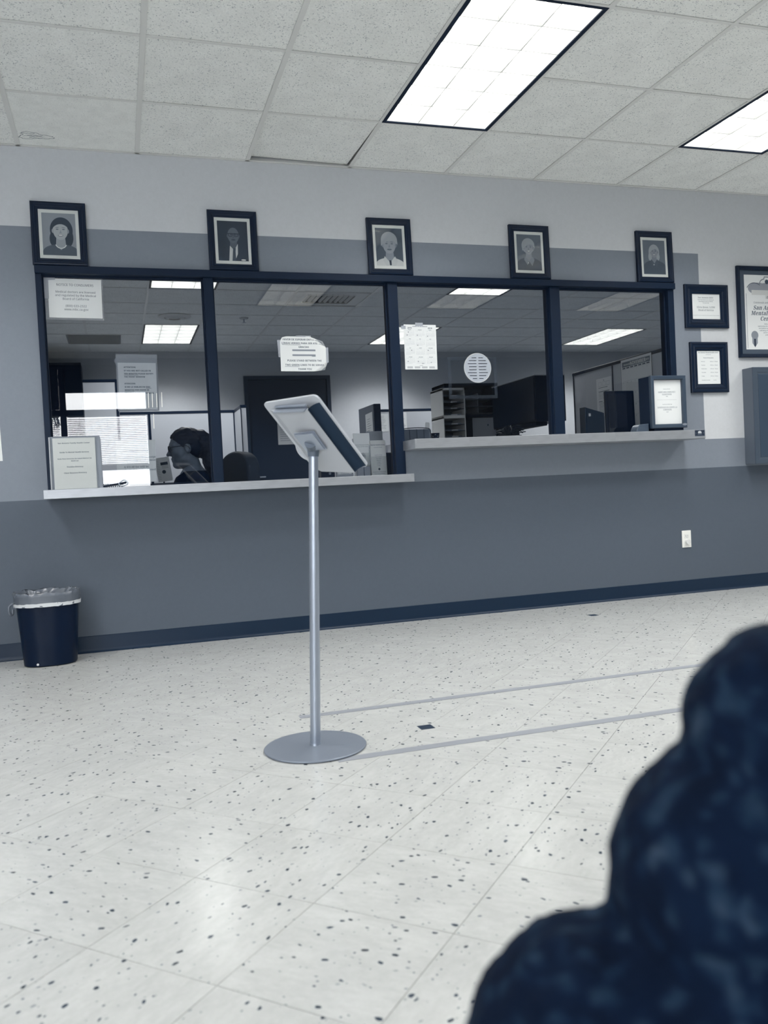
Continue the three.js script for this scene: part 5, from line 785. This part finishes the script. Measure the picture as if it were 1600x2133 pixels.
// ---------------------------------------------------------------- window behind the camera and what stands outside it
{
  const w = structure('window_2', new THREE.Group()); const fm = mat(0.012, { roughness: 0.5 }), z0 = ZB + 0.02, z1 = ZB + 0.09;
  const f = (n, ...a) => part(w, n, span(...a, z0, z1), fm);
  f('frame', -4.06, -4.0, 0.75, 2.66); f('mullion', -2.95, -2.87, 0.8, 2.62); f('mullion', -1.84, -1.76, 0.8, 2.62); f('frame', 0.415, 0.46, 0.75, 2.66); f('frame', -4.0, 0.415, 2.62, 2.66); f('frame', -4.0, 0.415, 0.75, 0.8); f('mullion', -0.69, -0.612, 0.8, 2.62); f('transom', -4.0, 0.415, 1.985, 2.065); f('transom', -4.0, 0.415, 1.245, 1.315);
  for (const [a, b] of [[-4.0, -2.95], [-2.87, -1.84], [-1.76, -0.69], [-0.612, 0.415]]) for (const [c, d] of [[0.8, 1.245], [1.315, 1.985], [2.065, 2.62]]) part(w, 'glass_pane', new THREE.PlaneGeometry(b - a, d - c), new THREE.MeshPhysicalMaterial({ color: 0xffffff, transmission: 1, roughness: 0, thickness: 0, ior: 1.45 }), [(a + b) / 2, (c + d) / 2, ZB + 0.055], [0, Math.PI, 0]).castShadow = false;
  const dark = thing('roller_shade', 'dark roller shades over the top panes, mirrored in the glass', 'shade', [0, 0, ZB + 0.01]); part(dark, 'shade_cloth', span(-0.612, 0.415, 2.285, 2.62, -0.002, 0), mat(0.03)); part(dark, 'shade_cloth', span(-1.76, -0.69, 2.065, 2.62, -0.002, 0), mat(0.03)); part(dark, 'roll_tube', rod([-1.76, 2.63, -0.025], [0.415, 2.63, -0.025], 0.022), mat(0.03));
  const sl = mat(0.3, { roughness: 0.5 });
  for (const [a, b, lab] of [[-0.6, 0.405, 'white slat blind over the wide middle pane, mirrored in the glass'], [-1.75, -0.7, 'white slat blind past the dark upright bar, mirrored in the glass']]) {
    const bl = thing('slat_blind', lab, 'blind', [0, 0, ZB - 0.012]); part(bl, 'head_rail', span(a, b, 1.96, 1.985, -0.015, 0.015), sl); part(bl, 'bottom_rail', span(a, b, 1.315, 1.327, -0.012, 0.012), sl);
    const sg = box(b - a, 0.0012, 0.025); for (let k = 0; k < 25; k++) part(bl, 'slat', sg, sl, [(a + b) / 2, 1.345 + k * 0.0245, 0], [0.28, 0, 0]);
    for (const x of [a + 0.15, (a + b) / 2, b - 0.15]) part(bl, 'ladder_cord', rod([x, 1.32, 0.0], [x, 1.97, 0.0], 0.0015, 6), mat(0.05));
  }
  // outside: paving, palm, spiky plants, white pickets
  structure('ground_outside', new THREE.Mesh(span(-14, 14, -0.25, -0.13, ZB + 0.16, 30), mat(0.35)));
  const palm = thing('palm_tree', 'palm tree standing outside, seen mirrored at the window edge', 'tree', [-2.15, -0.13, 10.6]);
  part(palm, 'trunk', new THREE.TubeGeometry(new THREE.CatmullRomCurve3([V(0, 0, 0), V(0.05, 1.2, 0), V(0.02, 2.3, 0), V(0, 3.1, 0)]), 30, 0.11, 12), mat(0.05));
  for (let k = 0; k < 14; k++) { const a = k / 14 * 6.283 + rr(-0.2, 0.2), up = rr(0.1, 0.6), pts = [[0, 3.05, 0], [Math.cos(a) * 0.5, 3.3 + up * 0.5, Math.sin(a) * 0.5], [Math.cos(a) * 1.0, 3.0 + up * 0.2, Math.sin(a) * 1.0], [Math.cos(a) * 1.25, 2.3, Math.sin(a) * 1.25]]; const cv = new THREE.CatmullRomCurve3(pts.map(p => V(...p))), l = [tube(pts, 0.012, 16, 5)]; for (let i = 3; i < 22; i++) { const t = i / 22, p = cv.getPoint(t), q = cv.getTangent(t), side = V(0, 1, 0).cross(q).normalize(); for (const s of [-1, 1]) l.push(rod(p.toArray(), p.clone().add(side.clone().multiplyScalar(s * 0.22 * (1 - t * 0.6))).add(V(0, -0.14, 0)).toArray(), 0.008, 4)); } part(palm, 'frond', merge(l), mat(0.03)); }
  for (const [x, z, s, lab] of [[-0.45, 8.6, 1.0, 'taller spiky potted plant standing outside the window'], [-0.1, 8.8, 0.8, 'smaller spiky potted plant outside the window']]) { const g = thing('spiky_plant', lab, 'plant', [x, -0.13, z]); part(g, 'pot', new THREE.LatheGeometry([[0.001, 0], [0.14, 0], [0.18, 0.4], [0.16, 0.4], [0.13, 0.05]].map(p => new THREE.Vector2(...p)), 24), mat(0.2)); part(g, 'stem', rod([0, 0.3, 0], [0, 1.1 * s, 0], 0.02), mat(0.04)); for (let k = 0; k < 18; k++) { const a = rr(0, 6.28), u = rr(0.1, 0.35) * s; const cg = new THREE.ConeGeometry(0.02, 0.4 * s, 5); cg.translate(0, 0.2 * s, 0); part(g, 'leaf', cg, mat(0.03), [0, 1.05 * s + rr(-0.2, 0.1), 0], [Math.cos(a) * (1.3 - u), a, Math.sin(a) * (1.3 - u)]); } }
  const fence = thing('picket_fence', 'white picket fence outside, mirrored low in the glass', 'fence', [0, -0.13, 9.4]); const pk = box(0.07, 1.05, 0.02); for (let k = 0; k < 34; k++) part(fence, 'picket', pk, mat(0.8), [-3.2 + k * 0.14, 0.53, 0]); part(fence, 'rail', span(-3.3, 1.6, 0.75, 0.82, -0.03, -0.01), mat(0.8)); part(fence, 'rail', span(-3.3, 1.6, 0.2, 0.27, -0.03, -0.01), mat(0.8));
}
scene.traverse(o => { if (o.isMesh && !(o.material?.transmission > 0.5)) { o.castShadow = true; o.receiveShadow = true; } });
renderer.render(scene, camera);
